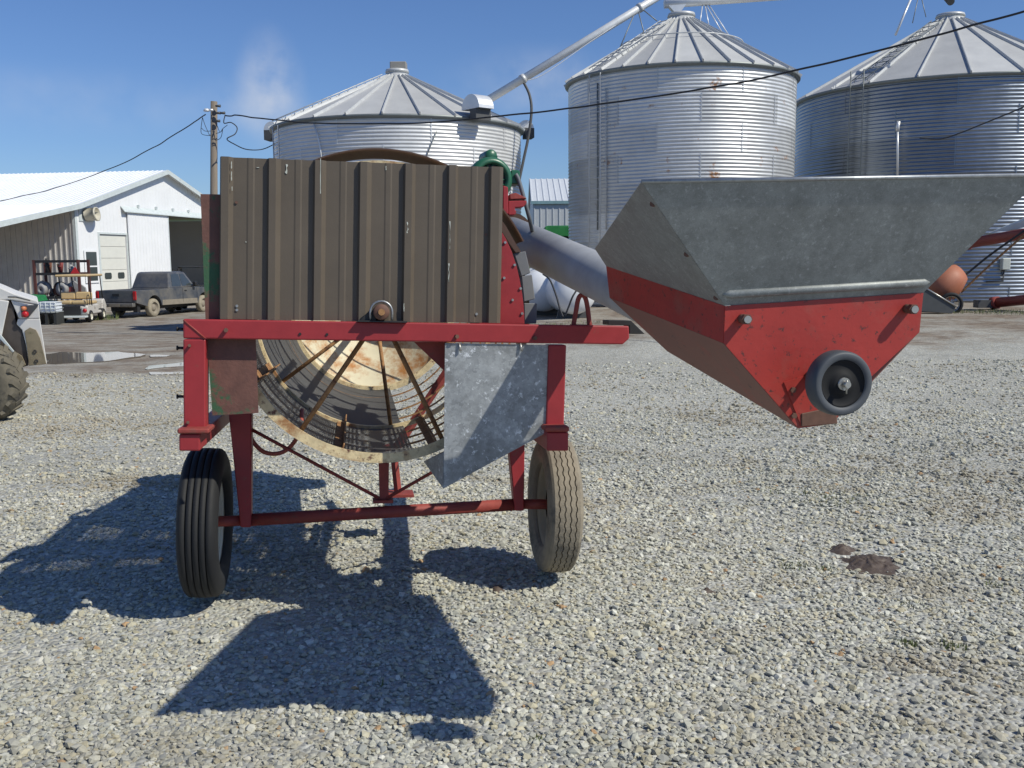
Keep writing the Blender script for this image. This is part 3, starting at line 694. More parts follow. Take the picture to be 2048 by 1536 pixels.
# left side housing sheet (seen from the shadow side)
# chute
cy0 = 0.012
ch = P(MB().prism(LP([(890, 686), (1096, 690), (1091, 866), (887, 977), (888, 905)], cy0), cy0, cy0 + 0.003), 'discharge_chute', m_galvspot)
q0, q1 = L(887, 905, cy0), L(887, 977, cy0); q2 = L(848, 923, 0.30); q3 = L(1091, 866, cy0)
P(MB().plate([q0 + Vector((0, .004, 0)), q1 + Vector((0, .004, 0)), q2], 0.003), 'chute_side', m_galvspot, parent=ch)
P(MB().plate([q1 + Vector((0, .004, 0)), q3 + Vector((0, .004, 0)), q3 + Vector((-0.02, 0.3, 0.08)), q2], 0.003), 'chute_floor', m_galvspot, parent=ch)
for u in (918, 1040):
    p = L(u, 692, cy0); P(MB().tube([(p.x, cy0 - 0.005, p.z + 0.012), (p.x + 0.006, cy0 - 0.012, p.z - 0.022)], 0.005, 8), 'bolt', m_bolt, parent=ch)
# dark red gusset behind the chute, diagonal braces
P(MB().prism(LP([(828, 684), (892, 684), (892, 745)], 0.13), 0.13, 0.14), 'gusset', m_redrust)
ba, bb = L(895, 742, 1.95), L(795, 892, 1.95)
P(MB().tube([ba, bb], 0.028, 4, smooth=False).tube([bb, L(742, 900, 1.95)], 0.022, 4, smooth=False), 'rear_brace', m_redrust)
# motor
mc = L(986, 357, 0.42); mo = thing_part('motor')
mx_ = Vector((0.16, -1, 0)).normalized()
P(MB().lathe([(0.001, -0.30), (0.078, -0.30), (0.092, -0.285), (0.096, -0.26), (0.094, -0.10), (0.100, -0.085), (0.106, -0.06), (0.106, -0.03), (0.098, -0.008), (0.083, 0.0), (0.072, -0.004), (0.070, -0.03), (0.001, -0.03)], mc, mx_, (0, 0, 1), 40), 'motor_body', m_green, parent=mo)
P(MB().lathe([(0.0, -0.024), (0.069, -0.024)], mc, mx_, (0, 0, 1), 32), 'fan_guard', m_black, parent=mo)
sd = mx_.cross(Vector((0, 0, 1))).normalized()
for k in range(8):
    a = math.pi * k / 8; d = sd * math.cos(a) + Vector((0, 0, 1)) * math.sin(a); c_ = mc - mx_ * 0.018
    P(MB().tube([c_ - d * 0.07, c_ + d * 0.07], 0.0035, 6), 'guard_bar', m_green, parent=mo)
hz = mc + Vector((0, 0.06, 0.112))
P(MB().lathe([(0.001, 0.0), (0.026, 0.0), (0.030, 0.01), (0.030, 0.12), (0.001, 0.125)], hz + Vector((0.0, 0.0, 0.005)), -mx_, (0, 0, 1), 24).box(hz.x - 0.026, hz.x + 0.028, hz.y, hz.y + 0.12, hz.z - 0.04, hz.z + 0.004), 'capacitor_cover', m_green, parent=mo)
j0 = L(1043, 338, 0.42); j1 = L(1024, 366, 0.42)
P(MB().box(j1.x, j0.x, 0.46, 0.56, j1.z, j0.z), 'junction_box', m_green, 0.006, parent=mo)
P(MB().curve([L(1031, 348, 0.45), L(1038, 362, 0.45), L(1050, 404, 0.45), L(1061, 446, 0.5), L(1066, 470, 0.7)], 0.010, 10), 'conduit', mat('grey_conduit', (0.13, 0.14, 0.15), 0.5), parent=mo)
bk = P(MB().prism(LP([(1006, 371), (1016, 374), (1017, 428), (1006, 428)], 0.36), 0.36, 0.46).prism(LP([(1017, 402), (1053, 401), (1053, 407), (1047, 414), (1030, 415), (1030, 420), (1033, 423), (1030, 430), (1017, 430)], 0.38), 0.38, 0.44), 'motor_bracket', m_red, 0.003)
P(MB().prism(LP([(1016, 391), (1028, 388), (1050, 399), (1017, 401)], 0.44), 0.385, 0.60), 'motor_foot', m_redrust, 0.002, parent=bk)
# lifting eye and pivot plate at the beam's right end
hh = [L(1147, 650, 0.05), L(1152, 622, 0.05), L(1156, 600, 0.05), L(1161, 591, 0.05), L(1167, 591, 0.05), L(1172, 600, 0.05), L(1176, 622, 0.05), L(1179, 650, 0.05)]
P(MB().curve(hh, 0.011, 12), 'lifting_eye', m_redrust)
pz = L(1160, 651, 0.05).z
P(MB().box(hh[0].x - 0.012, hh[-1].x + 0.012, 0.03, 0.07, pz - 0.002, pz + 0.005), 'eye_base', m_redrust)
P(MB().prism(LP([(1216, 640), (1262, 641), (1290, 668), (1259, 668), (1259, 651), (1216, 650)], 0.06), 0.06, 0.16), 'pivot_plate', m_black, 0.002)
# ------- intake auger and hopper (swung out to the right of the frame)
W0, W1 = W(1690, 782, 2.78), W(1020, 471, 5.35)
tv = (W1 - W0).normalized()
aug = P(MB().tube([MI @ (W0 + tv * 0.42), MI @ W1], 0.102, 32), 'auger_tube', m_tubegrey)
P(MB().tube([MI @ (W1 - tv * 0.02), MI @ (W1 + tv * 0.05)], 0.125, 32), 'tube_collar', m_hood, parent=aug)
ux = Vector((0.9925, 0.122, 0.018)).normalized()
fFL = W(1283, 363, 2.655)
bFL, bFR = W(1450, 611, 2.86), W(1846, 585, 2.935)
_n = (bFL - fFL).cross(bFR - bFL); _r = ray(2088, 350); fFR = CAM + _r * ((fFL - CAM).dot(_n) / _r.dot(_n))   # the pressed flare is one flat sheet
rRL, bRL = W(1190, 497, 3.74), W(1213, 532, 3.82)
wid = (bFR - bFL).length
vx = Vector((0.955, 0.27, 0.03)).normalized()
bRR = bRL + vx * wid; rRR = bRR + (rRL - bRL) - vx * 2 * (rRL - bRL).dot(vx)
hop = thing_part('hopper')
T = 0.0025
def PH(pts, name, m_, t=T, bevel=0.0): return P(MB().plate([MI @ p for p in pts], t), name, m_, bevel, parent=hop)
# front flare: sloped sheet, a pressed bead and a short upright lip above the red box
def lerp(a, b, t): return a + (b - a) * t
sdn = (bFL - fFL); sdn2 = (bFR - fFR)
b1L, b1R = lerp(fFL, bFL, 0.86), lerp(fFR, bFR, 0.86)
nrm = (fFR - fFL).cross(bFL - fFL).normalized()
if nrm.y > 0: nrm = -nrm
PH([fFL, fFR, b1R, b1L], 'front_flare', m_galvdull)
b2L, b2R = lerp(fFL, bFL, 0.90) + nrm * 0.012, lerp(fFR, bFR, 0.90) + nrm * 0.012
b2L = lerp(b2L, b2R, 0.012); b2R = lerp(b2R, b2L, 0.012)
bead = MB()
cA, cB = lerp(lerp(fFL, bFL, 0.905), lerp(fFR, bFR, 0.905), 0.02), lerp(lerp(fFR, bFR, 0.905), lerp(fFL, bFL, 0.905), 0.02)
bead.tube([MI @ cA, MI @ lerp(cA, cB, 0.03), MI @ lerp(cA, cB, 0.97), MI @ cB], [0.002, 0.013, 0.013, 0.002], 12)
P(bead, 'bead', m_galvdull, parent=hop)
PH([b1L, b1R, bFR, bFL], 'front_lip', m_galvdull)
rim_ = MB().tube([MI @ fFL, MI @ fFR], 0.006, 8); P(rim_, 'rim_hem', m_galv, parent=hop)
PH([fFL, rRL, bRL, bFL], 'side_flare', m_galvdull)
PH([fFR, rRR, bRR, bFR], 'side_flare', m_galvdull)
PH([rRL, rRR, bRR, bRL], 'rear_flare', m_galvdull)
for t in (0.15, 0.55, 0.92):
    q = lerp(fFL, bFL, t) + (rRL - fFL).normalized() * 0.03; q = MI @ q
    P(MB().tube([q + Vector((-0.004, -0.004, 0)), q + Vector((0.004, 0.004, 0))], 0.008, 8), 'bolt', m_rustbolt, parent=hop)
# red box: front, sides, bottom
fp = [(1450, 612), (1846, 586), (1838, 664), (1735, 760), (1663, 847), (1596, 856), (1447, 686)]
pn = (bFR - bFL).normalized(); fn = Vector((0, 0, 1)).cross(pn).normalized()   # front plane normal
fn = pn.cross(Vector((0, 0, 1))).normalized()
def onfront(u, v, off=0.0):
    r = ray(u, v); o_ = bFL - Vector((0, 0, 0)) + fn * off; t = (o_ - CAM).dot(fn) / r.dot(fn); return CAM + r * t
FR_ = [onfront(u, v, -0.002 if fn.y > 0 else 0.002) for u, v in fp]
P(MB().plate([MI @ p for p in FR_], 0.004), 'front_plate', m_redhop, parent=hop)
cLL, rLL = FR_[6], W(1220, 595, 3.80)
PH([FR_[0], bRL, rLL, cLL], 'side_plate', m_redhop, 0.003)
bBL, rBL = FR_[5], W(1335, 702, 3.62)
PH([cLL, rLL, rBL, bBL], 'bottom_plate', m_redbot, 0.003)
# mirrored right half
cR, rR = FR_[2], bRR + Vector((0, 0, -0.12))
PH([FR_[1], bRR, rR, cR], 'side_plate', m_redhop, 0.003)
rBR = rBL + vx * 0.14
PH([cR, rR, rBR, FR_[4]], 'bottom_plate', m_redbot, 0.003)
PH([bBL, rBL, rBR, FR_[4]], 'trough', m_redbot, 0.003)
PH([bRL, bRR, rR, rBR, rBL, rLL], 'rear_plate', m_redhop, 0.003)
for u, v in ((1483, 637), (1812, 617)):
    p = MI @ onfront(u, v); fl = (MI.to_3x3() @ (-fn if fn.y > 0 else fn)).normalized()
    P(MB().tube([p, p + fl * 0.030], 0.014, 10).tube([p + fl * 0.030, p + fl * 0.048], 0.016, 6, smooth=False), 'clamp_bolt', m_rustbolt, parent=hop)
    P(MB().tube([p + fl * 0.048, p + fl * 0.053], 0.011, 12), 'bolt_end', m_bolt, parent=hop)
fw = -fn if fn.y > 0 else fn; fl = (MI.to_3x3() @ fw).normalized()
bpl = [onfront(u, v, 0) + fw * 0.006 for u, v in ((1566, 764), (1612, 750), (1640, 846), (1600, 850))]
P(MB().plate([MI @ p for p in bpl], 0.004), 'bearing_plate', m_redhop, parent=hop)
for u, v in ((1583, 779), (1585, 830)):
    p = MI @ (onfront(u, v) + fw * 0.008); P(MB().tube([p, p + fl * 0.008], 0.009, 6, smooth=False), 'bolt', m_rustbolt, parent=hop)
bp2 = [onfront(u, v) + fw * 0.002 for u, v in ((1600, 826), (1668, 812), (1672, 846), (1600, 852))]
P(MB().plate([MI @ p for p in bp2], 0.02), 'wheel_fork', m_rustbolt, 0.002, parent=hop)
wc = W(1688, 768, 2.70); wa = (fw + pn * 0.10).normalized()
wp = thing_part('drive_wheel')
wcl = MI @ wc; wal = (MI.to_3x3() @ wa).normalized()
P(MB().lathe([(0.070, -0.062), (0.086, -0.060), (0.0915, -0.050), (0.0925, -0.03), (0.0915, -0.010), (0.088, -0.001), (0.084, 0.001), (0.070, 0.001), (0.067, -0.004)], wcl, wal, (0, 0, 1), 56), 'rubber_ring', m_wheelgrey, parent=wp)
P(MB().lathe([(0.067, -0.06), (0.067, -0.004), (0.062, -0.009), (0.050, -0.011), (0.036, -0.011), (0.030, -0.003), (0.020, -0.002), (0.001, -0.002)], wcl, wal, (0, 0, 1), 48), 'wheel_hub', m_hub, parent=wp)
P(MB().tube([wcl - wal * 0.02, wcl + wal * 0.004], 0.018, 20).tube([wcl, wcl + wal * 0.022], 0.009, 14).tube([wcl + wal * 0.014 + Vector((0, 0, -0.026)), wcl + wal * 0.014 + Vector((0, 0, 0.012))], 0.0025, 6), 'axle_end', m_bolt, parent=wp)
P(MB().tube([wcl - wal * 0.02, wcl - wal * 0.2], 0.014, 12), 'wheel_shaft', m_rustbolt, parent=wp)
#BACKGROUND
# =================================================================== grain bins
m_binwall = mat('corrugated_galvanised_wall', (0.66, 0.67, 0.675), 0.42, metal=0.30, var=0.08, vs=2.5, tone=0.10)
m_binrust = mat('rust_stained_corrugated_wall', (0.50, 0.515, 0.525), 0.42, metal=0.35, var=0.10, vs=2.5, tone=0.30, dirt=[((0.28, 0.13, 0.05), 1.5, 0.60, 0.06, 14.0)])
m_bindull = mat('weathered_corrugated_wall', (0.25, 0.28, 0.32), 0.33, metal=0.85, var=0.12, vs=2.5, tone=0.18)
m_roof = mat('galvanised_roof_panel', (0.45, 0.455, 0.45), 0.62, metal=0.15, var=0.10, vs=1.2, tone=0.12)
m_roofrib = mat('roof_rib_steel', (0.50, 0.51, 0.51), 0.45, metal=0.2, var=0.1)
m_eave = mat('eave_steel', (0.20, 0.22, 0.22), 0.5, metal=0.4)
m_vent = mat('vent_hood_steel', (0.66, 0.67, 0.68), 0.4, metal=0.35, var=0.06)
m_darkbox = mat('dark_vent_steel', (0.07, 0.072, 0.075), 0.6)
def bin_(label, u, D, halfw, v_rim, v_apex, base, wallm, nrib, cap_r, seed, pitch=0.1016, sheets=9, ladder=None, skip_roof=None):
    rnd = random.Random(seed)
    c0 = W(u, v_rim, D); Rb = halfw / F_PX * D; zr = c0.z; za = W(u, v_apex, D).z
    b = gz(c0.x, D) + base
    o = thing('grain_bin', label, 'grain bin', (c0.x, D, b), group='corrugated grain bins')
    H = zr - b; ring = pitch * 8
    mb = MB(); prof = []; amp = 0.0108; nseg = 6
    k = int(H / pitch * nseg)
    for i in range(k + 1):
        z = H * i / k; prof.append((Rb + amp * math.sin(2 * math.pi * (z - H) / pitch), z))
    nang = 110; tones = {}
    def tone(fr, j):
        ri = int((H - prof[j][1]) / ring); si = int((fr + (0.5 / sheets if ri % 2 else 0)) * sheets) % sheets
        if (ri, si) not in tones: tones[(ri, si)] = min(1, max(0, 0.5 + rnd.gauss(0, 0.22) + ringtone.get(ri, 0)))
        return tones[(ri, si)]
    ringtone = {i: rnd.gauss(0, 0.18) for i in range(20)}
    if seed == 8: ringtone.update({0: 0.12, 1: 0.15, 2: 0.05, 3: -0.32, 4: 0.1})
    mb.lathe(prof, (0, 0, 0), (0, 0, 1), (0, 1, 0), nang, smooth=True, tone=tone)
    sb = mb
    for ri in range(int(H / ring) + 1):
        for si in range(sheets):
            a = 2 * math.pi * (si + (0.5 if ri % 2 else 0)) / sheets; d = Vector((-math.sin(a), math.cos(a), 0)); t = Vector((-d.y, d.x, 0))
            z1 = H - ri * ring - 0.02; z0 = max(0.02, z1 - ring + 0.04)
            p = d * (Rb + amp * 0.9)
            sb.hexa([p - t * 0.012 + Vector((0, 0, z0)), p + t * 0.012 + Vector((0, 0, z0)), p + t * 0.012 + Vector((0, 0, z1)), p - t * 0.012 + Vector((0, 0, z1))],
                    [p - t * 0.012 + d * 0.006 + Vector((0, 0, z0)), p + t * 0.012 + d * 0.006 + Vector((0, 0, z0)), p + t * 0.012 + d * 0.006 + Vector((0, 0, z1)), p - t * 0.012 + d * 0.006 + Vector((0, 0, z1))])
    wall = mb.build('wall', wallm, o)
    Re = Rb + 0.10; zE = H - 0.03; zA = za - b; rc = cap_r
    slope = (zA - zE) / (Re - rc)
    rb = MB()
    for i in range(nrib):
        a0, a1 = 2 * math.pi * i / nrib, 2 * math.pi * (i + 1) / nrib
        q = [Vector((Re * math.sin(a0), Re * math.cos(a0), zE)), Vector((Re * math.sin(a1), Re * math.cos(a1), zE)), Vector((rc * math.sin(a1), rc * math.cos(a1), zA)), Vector((rc * math.sin(a0), rc * math.cos(a0), zA))]
        rb.add(q, [(0, 1, 2, 3)], False, 0.5 + rnd.uniform(-0.4, 0.4))
    roof = rb.build('roof', m_roof, o, solid=0.01)
    for i in range(nrib):
        a = 2 * math.pi * i / nrib; d = Vector((math.sin(a), math.cos(a), 0)); t = Vector((d.y, -d.x, 0)); up = Vector((d.x * slope, d.y * slope, 1)).normalized()
        e, f_ = d * (Re + 0.02) + Vector((0, 0, zE - 0.02 * slope)), d * rc + Vector((0, 0, zA)); w, hgt = 0.028, 0.075
        MB().hexa([e - t * w, e + t * w, f_ + t * w * 0.7, f_ - t * w * 0.7], [e - t * w * 0.5 + up * hgt, e + t * w * 0.5 + up * hgt, f_ + t * w * 0.35 + up * hgt, f_ - t * w * 0.35 + up * hgt]).build('roof_rib', m_roofrib, roof)
    MB().lathe([(Rb - 0.01, zE - 0.10), (Re + 0.005, zE - 0.06), (Re + 0.012, zE + 0.004), (Rb, zE - 0.004)], (0, 0, 0), (0, 0, 1), (0, 1, 0), 96).build('eave_ring', m_eave, roof)
    MB().lathe([(rc + 0.02, zA - 0.03), (rc * 0.98, zA + 0.10), (rc * 0.90, zA + 0.10), (rc * 0.90, zA + 0.14), (rc * 1.02, zA + 0.15), (rc * 0.96, zA + 0.24), (0.001, zA + 0.27)], (0, 0, 0), (0, 0, 1), (0, 1, 0), 40).build('roof_cap', m_roofrib, o)
    return o, dict(R=Rb, H=H, Re=Re, zE=zE, zA=zA, rc=rc, slope=slope, c=Vector((c0.x, D, b)))
def ladder_on(o, g, a, z0, up_roof=True, m=None, w=0.23, top=0.75):
    """wall ladder at angle a (0 = towards camera, + to the right) running on as a roof ladder"""
    d = Vector((math.sin(a), -math.cos(a), 0)); t = Vector((math.cos(a), math.sin(a), 0)); mb = MB(); m = m or m_roofrib
    for s in (-1, 1):
        mb.tube([d * (g['R'] + 0.14) + t * w * s + Vector((0, 0, z0)), d * (g['R'] + 0.14) + t * w * s + Vector((0, 0, g['H'] + top))], 0.02, 6)
    z = z0 + 0.1
    while z < g['H'] + min(0.2, top):
        mb.tube([d * (g['R'] + 0.14) - t * w + Vector((0, 0, z)), d * (g['R'] + 0.14) + t * w + Vector((0, 0, z))], 0.013, 6); z += 0.31
    mb.build('ladder', m, o)
    if up_roof:
        mb = MB(); up = Vector((d.x * g['slope'], d.y * g['slope'], 1)).normalized()
        def rp(r, s): return d * r + Vector((0, 0, g['zE'] + (g['Re'] - r) * g['slope'])) + t * w * s + up * 0.12
        n = 12
        for s in (-1, 1): mb.tube([rp(g['Re'], s), rp(g['rc'] + 0.2, s)], 0.016, 6)
        for i in range(n):
            r = g['Re'] + (g['rc'] + 0.2 - g['Re']) * (i + 0.5) / n; mb.tube([rp(r, -1), rp(r, 1)], 0.014, 6)
            for s in (-1, 1): mb.tube([rp(r, s), rp(r, s) - up * 0.12], 0.010, 5)
        mb.build('roof_ladder', m, o)
B1, g1 = bin_('squat silver grain bin with half round roof vent, behind the brown panel', 797, 31, 238, 262, 156, 0.0, m_binwall, 24, 0.36, 5)
B2, g2 = bin_('tall silver grain bin with rust stains and conveyor over its peak, behind the hopper', 1361, 31, 217, 166, 44, 0.0, m_binrust, 30, 0.42, 8)
B3, g3 = bin_('widest dark grey grain bin with wall ladder and gooseneck pipe, at the right edge', 1893, 34, 281, 196, 44, 0.0, m_bindull, 22, 0.46, 13, pitch=0.111)
ladder_on(B2, g2, R(-52), 0.5, True, top=-0.1)
ladder_on(B3, g3, R(-54), 1.2, True, m=m_eave, top=0.4)  # darker steel stands in for the shade this ladder hangs in
ladder_on(B1, g1, R(-58), 1.6, True, top=-0.1)
def roof_vent(o, g, a, rin=0.30, size=0.34):
    d = Vector((math.sin(a), -math.cos(a), 0)); t = Vector((math.cos(a), math.sin(a), 0)); r = g['Re'] - rin
    zb = g['zE'] + rin * g['slope']; c_ = d * (g['Re'] + 0.10) + Vector((0, 0, zb - 0.08))
    mb = MB(); prof = [(size * math.cos(math.pi * k / 14), size * math.sin(math.pi * k / 14)) for k in range(15)]
    L_ = 0.52
    A = [c_ - d * 0.62 * 0 + d * x + Vector((0, 0, z)) - t * L_ / 2 for x, z in prof]; Bq = [p + t * L_ for p in A]
    n = len(A)
    mb.add(A + Bq, [tuple(range(n)), tuple(range(n, 2 * n))[::-1]] + [(i, n + i, n + i + 1, i + 1) for i in range(n - 1)])
    h = mb.build('roof_vent', m_vent, o)
    MB().box(-0.26, 0.26, -0.02, 0.26, -0.30, -0.004, M=Matrix.Translation(c_) @ Matrix((t, d, Vector((0, 0, 1)))).transposed().to_4x4()).build('vent_opening', m_darkbox, h)
    return h
roof_vent(B1, g1, R(40), 0.62, 0.40); roof_vent(B1, g1, R(-97), 0.45, 0.26); roof_vent(B1, g1, R(100), 0.5, 0.24)
# peak hatch of bin 1
hz_ = g1['zA'] + 0.27
MB().box(-0.20, 0.30, -0.2, 0.2, hz_ - 0.03, hz_ + 0.19).build('peak_hatch', mat('grey_hatch', (0.25, 0.24, 0.22), 0.6), B1, 0.02)
# strap/ring rail round bin 2's roof
rr = g2['rc'] + (g2['Re'] - g2['rc']) * 0.46
MB().tube([Vector((rr * math.sin(a), -rr * math.cos(a), g2['zE'] + (g2['Re'] - rr) * g2['slope'] + 0.13)) for a in [2 * math.pi * k / 60 for k in range(61)]], 0.018, 6, caps=False).build('roof_rail', m_roofrib, B2)
def on_wall(o, g, u, v, off=0.03):
    """point on a bin's wall under a photo position, in the bin's own space"""
    r = ray(u, v); C2 = g['c']; dx, dy = CAM.x - C2.x, CAM.y - C2.y; Rr = g['R'] + off
    a = r.x * r.x + r.y * r.y; b_ = 2 * (dx * r.x + dy * r.y); c_ = dx * dx + dy * dy - Rr * Rr
    disc = b_ * b_ - 4 * a * c_
    t = (-b_ - math.sqrt(max(0, disc))) / (2 * a); return CAM + r * t - C2
# conduits and cables fixed to the walls
p = [on_wall(B2, g2, 1195, v, 0.04) for v in (166, 250, 350, 460)]
MB().tube(p, 0.022, 8).build('conduit', m_eave, B2)
p = [on_wall(B2, g2, 1212, v, 0.04) for v in (176, 250, 350, 460)]
MB().tube(p, 0.016, 8).build('conduit', m_roofrib, B2)
p = [on_wall(B1, g1, u, v, 0.05) for u, v in ((627, 245), (636, 275), (641, 300), (645, 335))]
MB().tube(p, 0.020, 8).build('conduit', m_vent, B1)
p = [on_wall(B1, g1, u, v, 0.05) for u, v in ((874, 262), (862, 290), (851, 318))]
MB().tube(p, 0.014, 8).build('conduit', m_eave, B1)
p = [on_wall(B3, g3, 1795, v, 0.30) for v in (355, 300, 262)]
MB().tube(p, 0.035, 8).tube([p[-1], p[-1] + Vector((0, 0, 0.12)), p[-1] + Vector((0.02, 0, 0.28))], 0.06, 8).build('gooseneck_pipe', m_vent, B3)
q = on_wall(B3, g3, 2010, 528, 0.06)
MB().box(q.x - 0.12, q.x + 0.12, q.y - 0.10, q.y + 0.10, q.z - 0.17, q.z + 0.17).build('meter_box', mat('pale_meter_box', (0.50, 0.53, 0.48), 0.5), B3, 0.02)
MB().tube([q + Vector((-0.02, 0, -0.17)), q + Vector((-0.02, 0.02, -0.5)), q + Vector((-0.5, 0.06, -0.52))], 0.025, 8).build('conduit', m_darkbox, B3)
p = [on_wall(B3, g3, u, v, 0.05) for u, v in ((1835, 268), (1870, 280), (1925, 262), (1960, 250))]
# -------- spout pipe, conveyor, braces
m_spout = mat('galvanised_spout', (0.66, 0.67, 0.67), 0.4, metal=0.15, var=0.08)
sp0, sp1 = W(978, 199, 29.5), W(1490, -112, 32.0)
spt = thing('grain_spout', 'long slanting silver spout running down to the squat bin', 'grain spout', sp0)
tf = lambda p: p - sp0
MB().tube([tf(sp0), tf(sp1)], 0.115, 16).build('pipe', m_spout, spt)
for u, v in ((1042, 158), (1272, 18)):
    t_ = (u - 978) / (1490 - 978); q = sp0.lerp(sp1, t_); ax_ = (sp1 - sp0).normalized()
    MB().tube([tf(q - ax_ * 0.06), tf(q + ax_ * 0.06)], 0.14, 16).build('coupling', m_roofrib, spt)
for (a, b_) in (((1272, 20), (1238, 100)), ((1276, 20), (1288, 66)), ((1282, 16), (1314, 42))):
    MB().tube([tf(W(*a, 30.95)), tf(W(*b_, 30.2 if b_[0] < 1300 else 30.6))], 0.018, 6).build('brace', m_eave, spt)
MB().curve([tf(W(1040, 162, 29.78)), tf(W(1085, 150, 29.9)), tf(W(1180, 84, 30.3)), tf(W(1260, 32, 30.8))], 0.012, 6).build('tie_cable', m_vent, spt)
hs = W(1048, 168, 29.8)
hs_o = MB().curve([W(1048, 166, 29.8) - hs, W(1059, 190, 29.7) - hs, W(1063, 222, 29.6) - hs, W(1057, 272, 29.5) - hs, W(1047, 320, 29.4) - hs, W(1036, 372, 29.3) - hs], 0.042, 8).build('hanging_hose', m_darkbox)
hs_o.location = hs; tag(hs_o, 'black hose hanging from the slanting spout beside the squat bin', 'hose')
cv0 = W(1331, 12, 31.0); cvo = thing('conveyor', 'silver conveyor tube lying over the peak of the rust stained bin', 'conveyor', cv0)
def tc_(p): return p - cv0
MB().tube([tc_(W(1328, 9, 31.0)), tc_(W(1420, 2, 31.0)), tc_(W(1760, -22, 31.0))], 0.12, 14).build('conveyor_tube', m_spout, cvo)
fu = [W(1336, 13, 31.0), W(1372, 10, 31.0), W(1358, 27, 31.0), W(1349, 27, 31.0)]
MB().slab([tc_(p) + Vector((0, -0.12, 0)) for p in fu], (0, 0.24, 0)).build('drop_funnel', m_vent, cvo)
for (a, b_) in (((1405, 10), (1400, 45)), ((1410, 10), (1418, 52)), ((1412, 10), (1446, 68)), ((1418, 10), (1460, 74))):
    MB().tube([tc_(W(*a, 31.0)), tc_(W(*b_, 30.4))], 0.016, 6).build('brace', m_vent, cvo)
e0 = W(1902, 4, 30.6)
eo = MB().tube([Vector((0, 0, 0)), W(1880, -22, 31.4) - e0], 0.11, 14).build('spout_end', m_darkbox); eo.location = e0
tag(eo, 'dark open end of a spout over the peak of the widest bin', 'spout end')
g0 = W(1832, -10, 31.0); go = thing('guy_wires', 'thin guy wires slanting down to the left slope of the widest bin roof', 'guy wires', g0)
for (a, b_, r_) in (((1826, -12), (1791, 70), 0.035), ((1838, -12), (1825, 46), 0.014), ((1841, -12), (1852, 34), 0.014)):
    MB().tube([W(*a, 31.0) - g0, W(*b_, 30.6) - g0], r_, 6).build('wire', m_vent if r_ > 0.02 else m_eave, go)
# =================================================================== utility pole and cables
m_pole = mat('weathered_pole_wood', (0.185, 0.155, 0.125), 0.9, var=0.3, vs=5, streak=True, bump=0.2)
m_cable = mat('black_cable', (0.02, 0.021, 0.025), 0.6)
PD = 27.0
pt = W(428, 203, PD); pbx = W(424, 600, PD).x; pb = Vector((pbx, PD, gz(pbx, PD) - 0.1))
pole = thing('utility_pole', 'weathered wooden utility pole between the white shed and the squat bin', 'utility pole', pb)
MB().tube([(0, 0, 0), (pt.x - pb.x, 0, pt.z - pb.z)], [0.115, 0.088], 16).build('mast', m_pole, pole)
def tp(u, v, d=PD - 0.15): return W(u, v, d) - pb
for u, v in ((437, 212), (437, 226), (446, 226), (436, 242)):
    MB().tube([tp(u - 6, v), tp(u + 4, v)], [0.024, 0.04], 10).build('insulator', m_darkbox, pole)
MB().tube([tp(426, 220, PD - 0.2), tp(416, 220, PD - 0.2)], 0.03, 10).lathe([(0.001, 0.035), (0.055, 0.035), (0.085, -0.02), (0.075, -0.035), (0.001, -0.035)], tp(413, 220, PD - 0.2), (0, 0, 1), (1, 0, 0), 20).build('yard_lamp', m_vent, pole)
loops = [[(405, 235), (402, 258), (404, 268), (416, 271), (421, 270)], [(405, 235), (410, 250), (417, 266), (420, 272)], [(403, 256), (410, 262), (422, 262)],
         [(434, 250), (440, 264), (446, 258)], [(431, 281), (441, 276), (445, 262), (444, 258)], [(432, 267), (441, 264), (446, 257), (455, 250)]]
for k in loops: MB().curve([tp(*q) for q in k], 0.008, 6).build('drop_wire', m_cable, pole)
def cable(pts, r, label, twist=0.0, grp=None):
    P_ = [W(u, v, d) for u, v, d in pts]; o0 = P_[0]
    mb = MB(); mb.curve([p - o0 for p in P_], r, 8, k=10)
    if twist:
        rnd = random.Random(3); out = []
        for i in range(len(P_) - 1):
            for j in range(14):
                t = j / 14; p = P_[i].lerp(P_[i + 1], t)
        pass
    o = mb.build('power_cable', m_cable); o.location = o0
    return tag(o, label, 'cable', 'overhead power cables')
def sag(pts, n=9, wob=1.2, seed=1):
    rnd = random.Random(seed); out = []
    for i in range(len(pts) - 1):
        for j in range(n):
            t = j / n; out.append(tuple(pts[i][k] + (pts[i + 1][k] - pts[i][k]) * t + (rnd.uniform(-wob, wob) if k == 1 and (i or j) else 0) for k in range(3)))
    return out + [pts[-1]]
def cd_(u):
    a = (u - 1024) / F_PX; return 27 - 12 * (27 * a + 8.25) / (16.1 + 12 * a) - 0.3
cable(sag([(u, v, cd_(u)) for u, v in ((450, 231), (470, 231), (520, 236), (600, 245), (700, 248), (800, 247), (900, 242), (1000, 233), (1100, 222), (1200, 208), (1330, 191), (1470, 167), (1600, 139), (1760, 100), (1900, 63), (2048, 22), (2200, -25), (2700, -190))], 3, 1.0, 2), 0.017, 'long black overhead cable crossing in front of all three bins')
cable(sag([(411, 229, PD - 0.2), (380, 250, 28), (320, 288, 30), (250, 325, 32), (170, 357, 34), (90, 382, 36), (0, 402, 38), (-90, 418, 39)], 4, 0.6, 3), 0.015, 'black cable sagging left from the pole over the white shed roof')
cable([(450, 231, PD - 0.25), (448, 246, PD - 0.3), (462, 245, PD - 0.3), (474, 255, PD - 0.3), (470, 268, PD - 0.4), (454, 278, PD - 0.5), (470, 289, 27), (490, 298, 27.6), (512, 300, 28.4), (530, 297, 29.2), (549, 288, 30)], 0.014, 'looped slack cable hanging between the pole and the squat bin')
